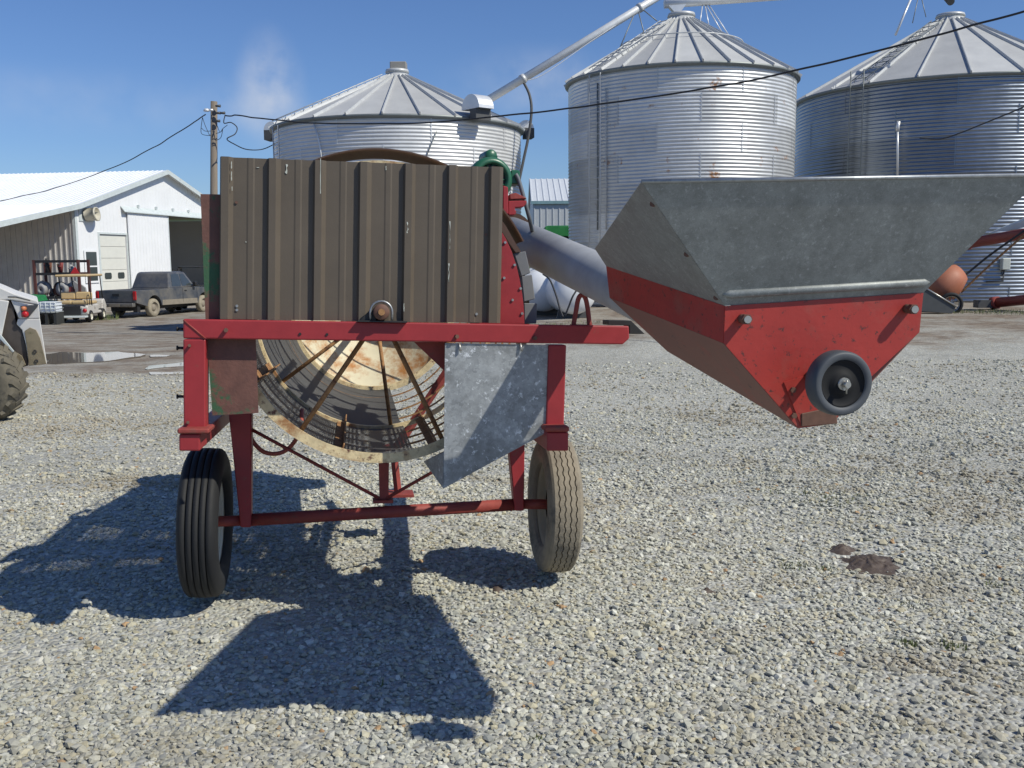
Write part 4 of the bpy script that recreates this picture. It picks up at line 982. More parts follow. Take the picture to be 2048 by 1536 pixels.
cable([(1840, 276, 28), (1880, 278, 26), (1920, 266, 25), (1960, 250, 24), (2048, 214, 22), (2150, 170, 21)], 0.017, 'thin cable slanting up across the wall of the widest bin')
# =================================================================== white shed at the left
m_white = mat('white_sheet_steel', (0.78, 0.79, 0.80), 0.45, var=0.05, vs=1.0, spec=0.4)
m_whiteroof = mat('white_roof_steel', (0.80, 0.82, 0.84), 0.4, var=0.05, vs=1.0)
m_sidewall = mat('off_white_side_steel', (0.52, 0.50, 0.48), 0.6, var=0.12, vs=2)  # side wall sheet, greyer and warmer than the gable white
m_trim = mat('pale_grey_trim', (0.55, 0.60, 0.60), 0.5)
m_glass = mat('dark_window_glass', (0.045, 0.055, 0.06), 0.08, var=0.1, spec=0.8)
m_garage = mat('cream_garage_door', (0.66, 0.66, 0.60), 0.5, var=0.06, vs=3)
m_inner = mat('dark_shed_interior', (0.06, 0.055, 0.05), 0.9)
SA = R(8.0); D1 = 50.0
c0 = W(158, 560, D1); zg = -0.72
# local x = along the gable front (away to the right), local y = ridge direction (back left)
SM = Matrix.Translation(Vector((c0.x, D1, zg))) @ Matrix(((1.46 * math.sin(SA), -math.cos(SA), 0), (1.46 * math.cos(SA), math.sin(SA), 0), (0, 0, 1))).to_4x4()
shed = thing('farm_shed', 'long white metal farm shed with open lean-to and sliding door', 'farm shed', M=SM)
ZC, ZP, TP, TR_, TL_, ZL = 5.16, 7.62, 6.4, 12.8, -4.75, 3.95
LEN = 26.0; TH = 0.12
def SB(name, m, *boxes, parent=None, bevel=0.0):
    mb = MB()
    for b_ in boxes: mb.box(*b_)
    return mb.build(name, m, parent or shed, bevel)
ODR, OZ = (6.5, 10.4), 5.05
fw_ = MB()
def fpoly(poly): fw_.slab([Vector((x, 0, z)) for x, z in poly], (0, TH, 0))
def zr_(x): return ZC + (ZP - ZC) * x / TP if x <= TP else ZP - (ZP - ZC) * (x - TP) / (TR_ - TP)
GX0, GX1, GZ1 = 1.45, 3.31, 3.78
fpoly([(0, 0), (GX0, 0), (GX0, zr_(GX0)), (0, zr_(0))]); fpoly([(GX0, GZ1), (GX1, GZ1), (GX1, zr_(GX1)), (GX0, zr_(GX0))])
fpoly([(GX1, 0), (ODR[0], 0), (ODR[0], zr_(ODR[0])), (TP, ZP), (GX1, zr_(GX1))]); fpoly([(ODR[0], OZ), (ODR[1], OZ), (ODR[1], zr_(ODR[1])), (ODR[0], zr_(ODR[0]))])
fpoly([(ODR[1], 0), (TR_, 0), (TR_, ZC), (ODR[1], zr_(ODR[1]))])
for i in range(54):                                # sheet ribs of the gable front
    x = 0.12 + i * 0.235
    if ODR[0] - 0.05 < x < ODR[1] + 0.05: fw_.box(x, x + 0.03, -0.008, 0.0, OZ + 0.02, zr_(x) - 0.04)
    elif GX0 - 0.05 < x < GX1 + 0.05: fw_.box(x, x + 0.03, -0.008, 0.0, GZ1 + 0.03, zr_(x) - 0.04)
    elif x < TR_ - 0.05: fw_.box(x, x + 0.03, -0.008, 0.0, 0.05, zr_(min(x, TR_)) - 0.04)
fw_.build('gable_wall', m_white, shed)
sw = MB(); sw.box(-0.0, TH, TH, LEN, 0, ZC - 0.1)
for i in range(84): sw.box(-0.035, 0.0, 0.25 + i * 0.305, 0.25 + i * 0.305 + 0.05, 0.02, ZC - 0.12)
sw.build('side_wall', m_sidewall, shed)
SB('right_wall', m_white, (TR_ - TH, TR_, TH, LEN, 0, ZC - 0.1)); SB('rear_wall', m_inner, (TH, TR_ - TH, LEN - TH, LEN, 0, ZC))
def roofp(x0, z0, x1, z1, name, y0=-0.35):
    mb = MB(); t_ = 0.06; mb.slab([Vector((x0, y0, z0)), Vector((x1, y0, z1)), Vector((x1, LEN + 0.3, z1)), Vector((x0, LEN + 0.3, z0))], (0, 0, t_))
    n = 90; ln = math.hypot(x1 - x0, z1 - z0)
    for i in range(n):
        y = y0 + 0.02 + i * 0.30
        if y > LEN + 0.2: break
        mb.slab([Vector((x0, y, z0 + t_)), Vector((x1, y, z1 + t_)), Vector((x1, y + 0.05, z1 + t_)), Vector((x0, y + 0.05, z0 + t_))], (0, 0, 0.025))
    return mb.build(name, m_whiteroof, shed)
roofp(0, ZC, TP, ZP, 'roof'); roofp(TP, ZP, TR_ + 0.4, ZC - 0.13, 'roof'); roofp(TL_, ZL, 0, ZC, 'lean_to_roof')
tr = MB()                                          # rake trim
for (xa, za_, xb, zb_) in ((TL_, ZL, 0, ZC), (0, ZC, TP, ZP), (TP, ZP, TR_ + 0.4, ZC - 0.13)):
    tr.hexa([(xa, -0.40, za_ - 0.16), (xb, -0.40, zb_ - 0.16), (xb, -0.40, zb_ + 0.09), (xa, -0.40, za_ + 0.09)], [(xa, -0.352, za_ - 0.16), (xb, -0.352, zb_ - 0.16), (xb, -0.352, zb_ + 0.09), (xa, -0.352, za_ + 0.09)])
tr.build('rake_trim', m_trim, shed)
SB('corner_trim', m_trim, (-0.05, 0.10, -0.03, -0.001, 0.02, ZC - 0.2), (-0.05, -0.037, -0.03, 0.12, 0.02, ZC - 0.2))
for k in range(4): SB('lean_to_post', m_inner, (TL_ + 0.1, TL_ + 0.28, 4.0 + k * 6.0, 4.18 + k * 6.0, 0, ZL))
# window
wn_ = SB('window', m_trim, (0.40, 1.20, -0.045, -0.001, 1.28, 2.90)); SB('window_frame', m_white, (0.36, 0.46, -0.06, -0.046, 1.24, 2.94), (1.14, 1.24, -0.06, -0.046, 1.24, 2.94), (0.461, 1.139, -0.06, -0.046, 2.84, 2.94), (0.461, 1.139, -0.06, -0.046, 1.24, 1.34), (0.461, 1.139, -0.06, -0.046, 2.06, 2.13), parent=wn_)
SB('pane', m_glass, (0.462, 1.138, -0.052, -0.0455, 1.342, 2.058), parent=wn_); SB('pane', m_glass, (0.462, 1.138, -0.052, -0.0455, 2.132, 2.838), parent=wn_)
# garage door
gd = MB()
for k in range(6): gd.box(GX0 + 0.02, GX1 - 0.02, 0.05, 0.09, 0.02 + k * 0.625, 0.02 + k * 0.625 + 0.61)
gdo = gd.build('garage_door', m_garage, shed, 0.008)
SB('door_jamb', m_trim, (GX0 - 0.10, GX0 - 0.001, -0.03, 0.05, 0, GZ1 + 0.1), (GX1 + 0.001, GX1 + 0.10, -0.03, 0.05, 0, GZ1 + 0.1), (GX0, GX1, -0.03, 0.05, GZ1 + 0.001, GZ1 + 0.1), parent=gdo)
for xa in (1.72, 2.62):
    MB().slab([Vector((xa + 0.22 + 0.23 * sx_ * (1 if True else 0), 0.046, 1.57 + zz)) for sx_, zz in ((-1, -.10), (-.8, -.17), (.8, -.17), (1, -.10), (1, .10), (.8, .17), (-.8, .17), (-1, .10))], (0, -0.012, 0)).build('window', m_glass, gdo)
# sliding door, track
sd_ = MB(); sd_.box(3.36, 6.48, -0.13, -0.08, 0.05, 5.05)
for i in range(13): sd_.box(3.42 + i * 0.235, 3.455 + i * 0.235, -0.145, -0.13, 0.06, 5.04)
sdo = sd_.build('sliding_door', m_white, shed)
SB('door_edge', m_trim, (6.481, 6.53, -0.15, -0.07, 0.05, 5.05), parent=sdo)
tk = MB(); tk.hexa([(3.0, -0.26, 5.02), (10.6, -0.26, 5.02), (10.6, -0.02, 5.30), (3.0, -0.02, 5.30)], [(3.0, -0.26, 5.07), (10.6, -0.26, 5.07), (10.6, -0.02, 5.36), (3.0, -0.02, 5.36)])
tko = tk.build('door_track', m_trim, shed)
for x in (4.2, 5.6, 7.0, 8.4, 9.8): SB('track_bracket', m_trim, (x, x + 0.08, -0.14, -0.001, 5.361, 5.50), parent=tko)
# exhaust elbow
vb = SB('vent_plate', m_trim, (0.22, 1.15, -0.05, -0.001, 4.40, 5.05))
MB().lathe([(0.33, 0), (0.33, 0.42), (0.36, 0.42), (0.36, 0.50), (0.30, 0.50), (0.29, 0.1), (0.001, 0.1)], (0.66, -0.05, 4.74), (0.35, -1, 0.08), (0, 0, 1), 28).build('exhaust_fan', mat('cream_fan_hood', (0.50, 0.47, 0.38), 0.5), vb)
# =================================================================== vehicles and yard things
def add_wheel(o, x, y, z, rad, w, mt, mr, side=1, nm='wheel'):
    e = bpy.data.objects.new(nm, None); COL.objects.link(e); e.parent = o
    MB().lathe([(rad * 0.62, -w / 2), (rad * 0.90, -w / 2), (rad * 0.98, -w * 0.36), (rad, -w * 0.2), (rad, w * 0.2), (rad * 0.98, w * 0.36), (rad * 0.90, w / 2), (rad * 0.62, w / 2)], (x, y, z), (0, 1, 0), (0, 0, 1), 36).build('tyre', mt, e)
    h = w / 2 * side
    MB().lathe([(rad * 0.63, h * 0.95), (rad * 0.58, h * 0.75), (rad * 0.52, h * 0.45), (rad * 0.35, h * 0.35), (rad * 0.30, h * 0.72), (rad * 0.12, h * 0.78), (0.001, h * 0.78)], (x, y, z), (0, 1, 0), (0, 0, 1), 28).build('rim', mr, e)
    return e
# pickup: local x forward, y left
m_truck = mat('dusty_dark_blue_paint', (0.050, 0.060, 0.080), 0.32, var=0.2, vs=3, dirt=[((0.19, 0.175, 0.15), 1.4, 0.38, 0.34, 2.0)])
m_truckmud = mat('mud_coated_lower_body', (0.24, 0.21, 0.165), 0.8, var=0.2, vs=5)
m_mudtyre = mat('mud_coated_tyre', (0.30, 0.265, 0.20), 0.9, var=0.25, vs=8, dirt=[((0.08, 0.07, 0.06), 5, 0.58, 0.1, 2.0)])
m_lamp = mat('red_lamp_lens', (0.42, 0.015, 0.02), 0.2)
TD = 41.5
tA = R(90 - 15)                                    # heading: away from us and a little right
rw = W(303, 622, TD); th = Vector((math.cos(tA), math.sin(tA), 0)); tl = Vector((-math.sin(tA), math.cos(tA), 0))
rwp = Vector((rw.x, TD, 0)) + tl * 0.78 - th * 0.0
tO = Vector((rwp.x, rwp.y, gz(rwp.x, rwp.y) - 0.01))
pk = thing('pickup_truck', 'dusty dark blue extended cab pickup parked in front of the white shed', 'pickup truck', M=frame(tO, tA))
def sidebody(poly, y0, y1, name, m, bevel=0.03, parent=None):
    return MB().slab([Vector((x, y0, z)) for x, z in poly], (0, y1 - y0, 0)).build(name, m, parent or pk, bevel, seg=2)
WB = 3.75; RW = 0.385; HWD = 0.97
arch = lambda cx, r: [(cx + r * math.cos(a), 0.40 + r * math.sin(a)) for a in [math.pi - math.pi * k / 10 for k in range(11)]]
def body():
    low = [(-1.22, 0.62)] + [(-0.50, 0.45)] + arch(0, 0.50)[1:-1] + [(0.50, 0.45), (WB - 0.50, 0.42)] + arch(WB, 0.49)[1:-1] + [(WB + 0.50, 0.45), (WB + 0.85, 0.52)]
    up = [(WB + 0.93, 0.75), (WB + 0.90, 0.98), (WB + 0.55, 1.08), (WB - 0.62, 1.16), (1.05, 1.17), (1.05, 1.14), (-1.22, 1.14)]
    return low + up
bo = sidebody(body(), -HWD, HWD, 'body', m_truck, 0.05)
for y0, y1 in ((-HWD - 0.004, -HWD + 0.002), (HWD - 0.002, HWD + 0.004)):
    MB().slab([Vector((x, y0, z)) for x, z in [(0.54, 0.46), (WB - 0.54, 0.44), (WB - 0.56, 0.66), (0.55, 0.68)]], (0, y1 - y0, 0)).build('mud_splash', m_truckmud, bo)
MB().slab([Vector((x, 0, z)) for x, z in [(-1.16, 1.142), (0.98, 1.142), (0.98, 1.146), (-1.16, 1.146)]], (0, 0.0, 0)) 
MB().box(-1.10, 0.95, -0.80, 0.80, 1.1405, 1.144).build('bed_shadow_sheet', m_black, bo)  # dark sheet standing in for the shade inside the open bed
cab = [(1.08, 1.15), (1.30, 1.80), (1.45, 1.86), (2.35, 1.87), (2.55, 1.82), (3.12, 1.17)]
tp_ = 0.80
def cabmesh():
    mb = MB(); n = len(cab)
    lo_ = [Vector((x, -HWD + 0.03 + 0.17 * (z - 1.15) / 0.7, z)) for x, z in cab]; hi_ = [Vector((x, HWD - 0.03 - 0.17 * (z - 1.15) / 0.7, z)) for x, z in cab]
    mb.add(lo_ + hi_, [tuple(range(n))[::-1], tuple(range(n, 2 * n))] + [(i, (i + 1) % n, n + (i + 1) % n, n + i) for i in range(n)])
    return mb.build('cab', m_truck, pk, 0.05, seg=2)
cabo = cabmesh()
def yat(z, s, e=0.006): return s * (HWD - 0.03 - 0.17 * (z - 1.15) / 0.7 + e)
for s in (-1, 1):
    for nm, q in (('side_window', [(1.36, 1.24), (1.46, 1.74), (2.02, 1.76), (2.02, 1.24)]), ('side_window', [(2.10, 1.24), (2.10, 1.76), (2.44, 1.75), (2.86, 1.24)])):
        MB().slab([Vector((x, yat(z, s), z)) for x, z in q], (0, 0.004 * s, 0)).build(nm, m_glass, cabo)
    MB().box(2.06, 2.075, *(sorted((s * (HWD + 0.001), s * (HWD + 0.006)))), 0.5, 1.14).build('door_seam', m_black, bo)
    MB().box(3.16, 3.175, *(sorted((s * (HWD + 0.001), s * (HWD + 0.006)))), 0.5, 1.14).build('door_seam', m_black, bo)
    MB().box(2.80, 2.98, *(sorted((s * (HWD + 0.01), s * (HWD + 0.20)))), 1.20, 1.40).build('mirror', m_black, cabo, 0.03)
    MB().box(2.20, 2.36, *(sorted((s * (HWD + 0.001), s * (HWD + 0.02)))), 1.00, 1.05).build('door_handle', m_black, bo)
rwn = Vector((-0.65, 0, 0.22)).normalized()
MB().slab([Vector((1.10 + 0.22 * (z - 1.15) / 0.65 - 0.012, y, z)) for y, z in ((-0.66, 1.26), (0.66, 1.26), (0.60, 1.72), (-0.60, 1.72))], (-0.006, 0, 0)).build('rear_window', m_glass, cabo)
MB().slab([Vector((2.57 + 0.57 * (1.80 - z) / 0.63 + 0.03, y, z)) for y, z in ((-0.74, 1.24), (0.74, 1.24), (0.66, 1.74), (-0.66, 1.74))], (0.006, 0, 0)).build('windscreen', m_glass, cabo)
tg = MB().box(-1.245, -1.222, -0.80, 0.80, 0.66, 1.13).build('tailgate', m_truck, pk, 0.012); MB().box(-1.262, -1.246, -0.16, 0.16, 0.90, 1.0).build('handle', m_black, tg)
for s in (-1, 1): MB().box(-1.27, -1.20, *(sorted((s * 0.82, s * 0.972))), 0.74, 1.10).build('tail_light', m_lamp, pk, 0.02)
bp_ = MB().box(-1.45, -1.25, -0.94, 0.94, 0.46, 0.62).build('rear_bumper', mat('dull_chrome_bumper', (0.22, 0.21, 0.19), 0.4, metal=0.6), pk, 0.03)
MB().box(-1.462, -1.451, -0.30, 0.20, 0.48, 0.60).build('number_plate_recess', m_truckmud, bp_)
MB().box(-1.0, WB + 0.5, -0.45, 0.45, 0.28, 0.46).build('chassis', m_black, pk)
for x in (0, WB):
    for s in (-1, 1): add_wheel(pk, x, s * 0.83, RW - 0.01, RW, 0.25, m_mudtyre, m_truckmud, s)
MB().box(-1.06, -0.86, -0.86, -0.66, 0.24, 0.5).build('exhaust', m_black, pk)
# dark utility vehicle in the doorway
ud = 47.0; up_ = W(388, 575, ud); uo = Vector((up_.x, ud, gz(up_.x, ud)))
uv = thing('utility_vehicle', 'dark utility vehicle with roll cage standing in the shed doorway', 'utility vehicle', M=frame(uo, R(100)))
m_dark = mat('dark_plastic_body', (0.03, 0.032, 0.03), 0.5)
MB().slab([Vector((x, -0.7, z)) for x, z in [(-1.3, 0.45), (1.3, 0.45), (1.4, 0.8), (0.9, 1.15), (0.5, 1.15), (0.4, 0.75), (-0.3, 0.75), (-0.35, 1.1), (-1.35, 1.1)]], (0, 1.4, 0)).build('body', m_dark, uv, 0.04)
for s in (-1, 1):
    MB().curve([(-0.35, s * 0.66, 1.1), (-0.32, s * 0.64, 1.85), (-0.2, s * 0.62, 1.98), (0.35, s * 0.62, 1.98), (0.5, s * 0.63, 1.9), (0.95, s * 0.66, 1.12)], 0.035, 8).build('roll_bar', m_black, uv)
MB().box(-0.35, 0.5, -0.66, 0.66, 2.0, 2.05).build('roof', m_dark, uv, 0.02)
for x in (-0.85, 0.9):
    for s in (-1, 1): add_wheel(uv, x, s * 0.62, 0.32, 0.32, 0.24, m_tyre, m_black, s)
# golf cart (seen from behind): local x forward, y left
m_tan = mat('tan_vinyl', (0.50, 0.37, 0.19), 0.5, var=0.08); m_cartw = mat('white_cart_body', (0.52, 0.50, 0.46), 0.4, var=0.08, dirt=[((0.16, 0.13, 0.1), 3, 0.56, 0.1, 2.0)])
gd_ = 38.0; gp_ = W(156, 622, gd_); gO = Vector((gp_.x, gd_, gz(gp_.x, gd_)))
gcart = thing('golf_cart', 'white golf cart with tan rear bench and tan roof, beside the pickup', 'golf cart', M=frame(gO, R(90 + 6)))
MB().slab([Vector((x, -0.56, z)) for x, z in [(-0.70, 0.28), (1.7, 0.28), (1.8, 0.55), (1.55, 0.85), (1.30, 0.80), (1.20, 0.40), (0.75, 0.40), (0.72, 0.66), (-0.60, 0.66), (-0.72, 0.50)]], (0, 1.12, 0)).build('body', m_cartw, gcart, 0.04)
MB().box(-0.745, -0.725, -0.34, 0.34, 0.30, 0.64).build('rear_panel', m_black, gcart, 0.01)
for s in (-1, 1):
    lt = MB().box(-0.76, -0.70, *sorted((s * 0.36, s * 0.62)), 0.34, 0.60).build('tail_housing', m_cartw, gcart, 0.03)
    MB().lathe([(0.001, 0.0), (0.07, 0.0), (0.08, -0.02), (0.001, -0.03)], (-0.765, s * 0.50, 0.46), (1, 0, 0), (0, 0, 1), 20).build('tail_light', m_lamp, lt)
MB().box(-1.02, -0.66, -0.58, 0.58, 0.20, 0.27).build('foot_plate', m_trim, gcart, 0.01)
def cushion(x0, x1, y0, y1, z0, z1, nm): return MB().box(x0, x1, y0, y1, z0, z1).build(nm, m_tan, gcart, 0.05, seg=3)
cushion(-0.68, -0.20, -0.56, 0.0, 0.70, 0.84, 'rear_seat'); cushion(-0.68, -0.20, 0.004, 0.56, 0.70, 0.84, 'rear_seat')
cushion(-0.22, -0.10, -0.54, 0.0, 0.88, 1.16, 'rear_backrest'); cushion(-0.22, -0.10, 0.004, 0.54, 0.88, 1.16, 'rear_backrest')
cushion(0.20, 0.68, -0.54, 0.54, 0.68, 0.80, 'front_seat'); cushion(0.04, 0.16, -0.54, 0.54, 0.86, 1.14, 'front_backrest')
MB().box(-0.55, 1.35, -0.60, 0.60, 1.74, 1.83).build('roof', m_tan, gcart, 0.03)
for s in (-1, 1):
    MB().tube([(-0.05, s * 0.55, 0.62), (-0.25, s * 0.55, 1.74)], 0.022, 8).build('roof_post', m_black, gcart)
    MB().tube([(1.42, s * 0.52, 0.84), (1.15, s * 0.55, 1.74)], 0.022, 8).build('roof_post', m_black, gcart)
    MB().curve([(-0.70, s * 0.58, 0.66), (-0.74, s * 0.60, 0.98), (-0.66, s * 0.60, 1.03), (-0.50, s * 0.60, 1.02), (-0.42, s * 0.59, 0.66)], 0.016, 8).build('grab_rail', m_black, gcart)
    for x in (-0.30, 1.25): add_wheel(gcart, x, s * 0.50, 0.23, 0.23, 0.20, m_tyre, m_rim, s)
MB().tube([(1.35, 0.25, 0.75), (1.0, 0.25, 1.0)], 0.02, 8).lathe([(0.15, -0.012), (0.17, 0), (0.15, 0.012), (0.15, -0.012)], (0.98, 0.25, 1.02), (-0.7, 0, 0.7), (0, 1, 0), 20).build('steering_wheel', m_black, gcart)
# steel rack with scrap
kd = 42.0; k0 = W(74, 615, kd); k1 = W(162, 615, kd); kz = gz(k0.x, kd)
rk = thing('storage_rack', 'rusty two tier steel rack behind the golf cart', 'storage rack', (k0.x, kd, kz))
wR = k1.x - k0.x; zt = W(74, 520, kd).z - kz; zm = W(74, 546, kd).z - kz
m_rackred = mat('rusty_red_rack', (0.09, 0.03, 0.026), 0.7, var=0.25)
for x in (0.0, wR):
    for y in (0.0, 1.0): MB().box(x - 0.05, x + 0.05, y - 0.05, y + 0.05, 0, zt).build('upright', m_rackred, rk)
for z in (zt - 0.12, zm - 0.1, 0.75):
    MB().box(0.051, wR - 0.051, -0.04, 0.04, z, z + 0.11).build('beam', m_black, rk); MB().box(0.051, wR - 0.051, 0.96, 1.04, z, z + 0.11).build('beam', m_black, rk)
    if z < 2: MB().box(0.06, wR - 0.06, 0.041, 0.959, z + 0.06, z + 0.10).build('shelf', m_rackred, rk)
rnd = random.Random(21)
scr = [mat('scrap_rust', (0.15, 0.06, 0.035), 0.8, var=0.3, vs=9), mat('scrap_brown', (0.10, 0.065, 0.045), 0.8, var=0.3, vs=9), mat('scrap_grey', (0.30, 0.30, 0.30), 0.6, var=0.2), mat('scrap_black', (0.03, 0.03, 0.03), 0.7), mat('scrap_red', (0.22, 0.04, 0.035), 0.6)]
kinds = [('scrap_pipe', 'pipe'), ('scrap_plate', 'plate'), ('scrap_pulley', 'pulley')]
for i in range(26):
    shelf = zm + 0.0 if i % 3 == 0 else 0.86
    x = rnd.uniform(0.12, wR - 0.15); y = rnd.uniform(0.1, 0.85); hgt = rnd.uniform(0.25, 0.62) if shelf > 1 else rnd.uniform(0.3, 0.75)
    m_ = scr[i % 5] if rnd.random() < 0.8 else scr[2]; k = i % 3; p0_ = Vector((k0.x + x, kd + y, kz + shelf))
    mb = MB()
    if k == 0:
        r_ = rnd.uniform(0.04, 0.09); mb.tube([(0, 0, 0), (rnd.uniform(-.08, .08), 0, hgt)], r_, 10).tube([(0, 0, hgt * 0.45), (0, 0, hgt * 0.55)], r_ * 1.3, 10)
        lab, cat = ['upright rusty pipe with a collar among the scrap on the steel rack', 'pipe']
    elif k == 1:
        a_ = rnd.uniform(-0.5, 0.5); w_ = rnd.uniform(0.12, 0.30)
        mb.slab([Vector((-w_, 0, 0)), Vector((w_, 0, 0)), Vector((w_ * 0.8, 0, hgt * 0.7)), Vector((0, 0, hgt)), Vector((-w_, 0, hgt * 0.8))], (math.sin(a_) * 0.06, 0.06, 0))
        lab, cat = ['jagged scrap plate stood up among the scrap on the steel rack', 'scrap plate']
    else:
        r_ = hgt * 0.45; mb.lathe([(r_ * 0.2, -0.06), (r_, -0.06), (r_ * 0.86, 0), (r_, 0.06), (r_ * 0.2, 0.06), (r_ * 0.2, -0.06)], (0, 0, r_), (0.3, 1, 0), (0, 0, 1), 20)
        lab, cat = ['round scrap pulley stood on edge among the scrap on the steel rack', 'pulley']
    o = mb.build(kinds[k][0], m_); o.location = p0_; tag(o, lab, cat, 'scrap metal ' + cat + 's on the rack')
flg = MB().slab([Vector((0, 0, 0)), Vector((0.16, 0, -0.30)), Vector((-0.22, 0, -0.30)), Vector((-0.08, 0, -0.10))], (0, 0.02, 0)).build('warning_flag', mat('red_flag', (0.5, 0.02, 0.025), 0.7))
flg.location = W(150, 533, kd - 0.1); tag(flg, 'small red flag hung on the middle beam of the rusty rack', 'flag')
# green implement left of the rack
m_grn = mat('green_implement_paint', (0.018, 0.17, 0.045), 0.45, var=0.15, vs=4)
nd = 38.5; n0 = W(72, 614, nd); nz_ = gz(n0.x, nd)
gi = thing('green_wagon', 'green farm wagon body parked under the lean-to edge', 'farm wagon', (n0.x, nd, nz_))
MB().slab([Vector((x, -0.6, z)) for x, z in [(-1.1, 0.55), (0.75, 0.40), (0.80, 0.78), (0.2, 0.82), (0.15, 1.02), (-1.1, 1.08)]], (0, 1.2, 0)).build('box_body', m_grn, gi, 0.03)
MB().box(-1.0, 0.70, -0.64, -0.601, 0.62, 0.70).build('side_rail', m_grn, gi, 0.01)
for x in (-0.7, 0.45):
    for s in (-1, 1): add_wheel(gi, x, s * 0.5, 0.28, 0.28, 0.18, m_tyre, m_grn, s)
# caged white tote
cd = 36.0; c1_ = W(79, 634, cd); c2_ = W(103, 634, cd); cz = gz(c1_.x, cd); wt = 0.62
tote = thing('tote_tank', 'white plastic tote in a wire cage on a dark pallet, beside the loader', 'tote tank', (c1_.x, cd, cz))
ztt = W(90, 604, cd).z - cz; zbb = W(90, 625, cd).z - cz
MB().box(-0.1, wt - 0.02, 0.02, 0.6, zbb, ztt).build('tank', mat('white_tote_plastic', (0.62, 0.66, 0.72), 0.5), tote, 0.04)
for k in range(4):
    z = zbb + 0.01 + (ztt - zbb - 0.02) * k / 3; MB().tube([(-0.12, 0.0, z), (wt, 0.0, z), (wt, 0.62, z)], 0.012, 6).build('cage_bar', m_trim, tote)
for k in range(5):
    x = -0.12 + (wt + 0.12) * k / 4; MB().tube([(x, -0.012, zbb), (x, -0.012, ztt)], 0.012, 6).build('cage_bar', m_trim, tote)
pl = MB(); pl.box(-0.12, wt, 0.0, 0.62, zbb - 0.05, zbb - 0.005)
for x in (-0.12, 0.2, wt - 0.1): pl.box(x, x + 0.1, 0.0, 0.62, 0.0, zbb - 0.051)
pl.build('pallet', m_dark, tote)
# ----------------------------------------------------------------- white skid loader at the left edge (rear corner in view)
m_load = mat('mud_splashed_white_paint', (0.68, 0.66, 0.62), 0.45, var=0.08, vs=3, dirt=[((0.26, 0.22, 0.15), 2.4, 0.60, 0.12, 5.0)])
m_mudb = mat('dried_mud_coat', (0.26, 0.215, 0.14), 0.9, var=0.3, vs=6, bump=0.3, dirt=[((0.13, 0.12, 0.06), 6, 0.56, 0.1, 3.0)])
m_mudd = mat('wet_mud_coat', (0.075, 0.062, 0.055), 0.8, var=0.25, vs=6)
ld = 10.3
def SL(u, v, d=ld): return W(u, v, d)
l0 = W(40, 760, ld); lO = Vector((l0.x, ld, gz(l0.x, ld)))
loader = thing('skid_loader', 'mud splashed white skid loader with big tyre, cut off by the left edge', 'skid loader', lO)
def SLp(pts, d0, d1, name, m, bevel=0.0, parent=None):
    return MB().slab([SL(u, v, d0) - lO for u, v in pts], Vector((-0.49 * (d1 - d0), d1 - d0, 0))).build(name, m, parent or loader, bevel, seg=2)
hood = SLp([(-150, 520), (0, 575), (30, 588), (76, 602), (78, 610), (20, 600), (-150, 600)], ld, ld + 1.35, 'engine_hood', m_load, 0.012)
tailb = SLp([(22, 601), (78, 611), (80, 637), (38, 637), (28, 615)], ld + 0.004, ld + 1.3, 'tail_frame', m_load, 0.008)
tail2 = SLp([(36, 637.5), (80, 637.5), (94, 728), (58, 732), (52, 690), (44, 660), (33, 648)], ld + 0.004, ld + 1.3, 'tailgate', m_load, 0.008)
SLp([(41, 612), (77, 609), (76, 612), (56, 636), (43, 634)], ld - 0.004, ld + 0.003, 'lamp_recess', m_darkbox, parent=tailb)
lr = SL(49, 626, ld - 0.03) - lO
MB().lathe([(0.001, -0.02), (0.028, -0.015), (0.033, 0.0), (0.033, 0.05), (0.001, 0.05)], lr + Vector((0, 0, -0.015)), (0, 1, 0), (0, 0, 1), 20).build('tail_light', m_lamp, tailb)
MB().lathe([(0.001, -0.02), (0.020, -0.015), (0.025, 0.0), (0.025, 0.05), (0.001, 0.05)], lr + Vector((-0.01, 0, 0.045)), (0, 1, 0), (0, 0, 1), 20).build('reflector', mat('orange_lens', (0.5, 0.18, 0.08), 0.3), tailb)
SLp([(49, 662), (60, 655), (72, 660), (80, 676), (93, 728), (58, 731.5), (53, 690)], ld - 0.012, ld + 0.003, 'mud_cake', m_mudb, 0.004, parent=tail2)
SLp([(-150, 601), (19, 601), (27, 616), (32, 648), (43, 661), (51, 691), (57, 731), (40, 736), (-150, 736)], ld + 0.02, ld + 1.2, 'side_frame', m_mudd, 0.006)
SLp([(-150, 596), (2, 600), (18, 602), (0, 690), (-150, 700)], ld - 0.03, ld + 0.018, 'lift_arm', m_load, 0.01)
SLp([(-60, 640), (0, 668), (32, 708), (30, 711), (-2, 676), (-60, 650)], ld - 0.12, ld - 0.034, 'fender_lip', m_trim, 0.004)
SLp([(28, 702), (44, 712), (52, 730), (40, 737), (25, 736)], ld - 0.01, ld + 0.016, 'mud_cake', m_mudb, 0.004)
for u, v in ((70, 703), (73, 722)):
    q = SL(u, v, ld - 0.016) - lO; MB().lathe([(0.012, 0.0), (0.020, -0.005), (0.020, 0.004)], q, (0, 1, 0), (0, 0, 1), 16).build('bolt', m_mudd, tail2)
MB().tube([SL(16, 594, ld - 0.02) - lO, SL(32, 594, ld - 0.02) - lO, SL(60, 601, ld - 0.02) - lO], 0.008, 6).build('hood_latch', m_darkbox, loader)
wcn = W(-36, 752, ld - 0.22); rw_ = 0.42
wcn.z = gz(wcn.x, ld - 0.22) + rw_ - 0.02
e = bpy.data.objects.new('wheel', None); COL.objects.link(e); e.parent = loader
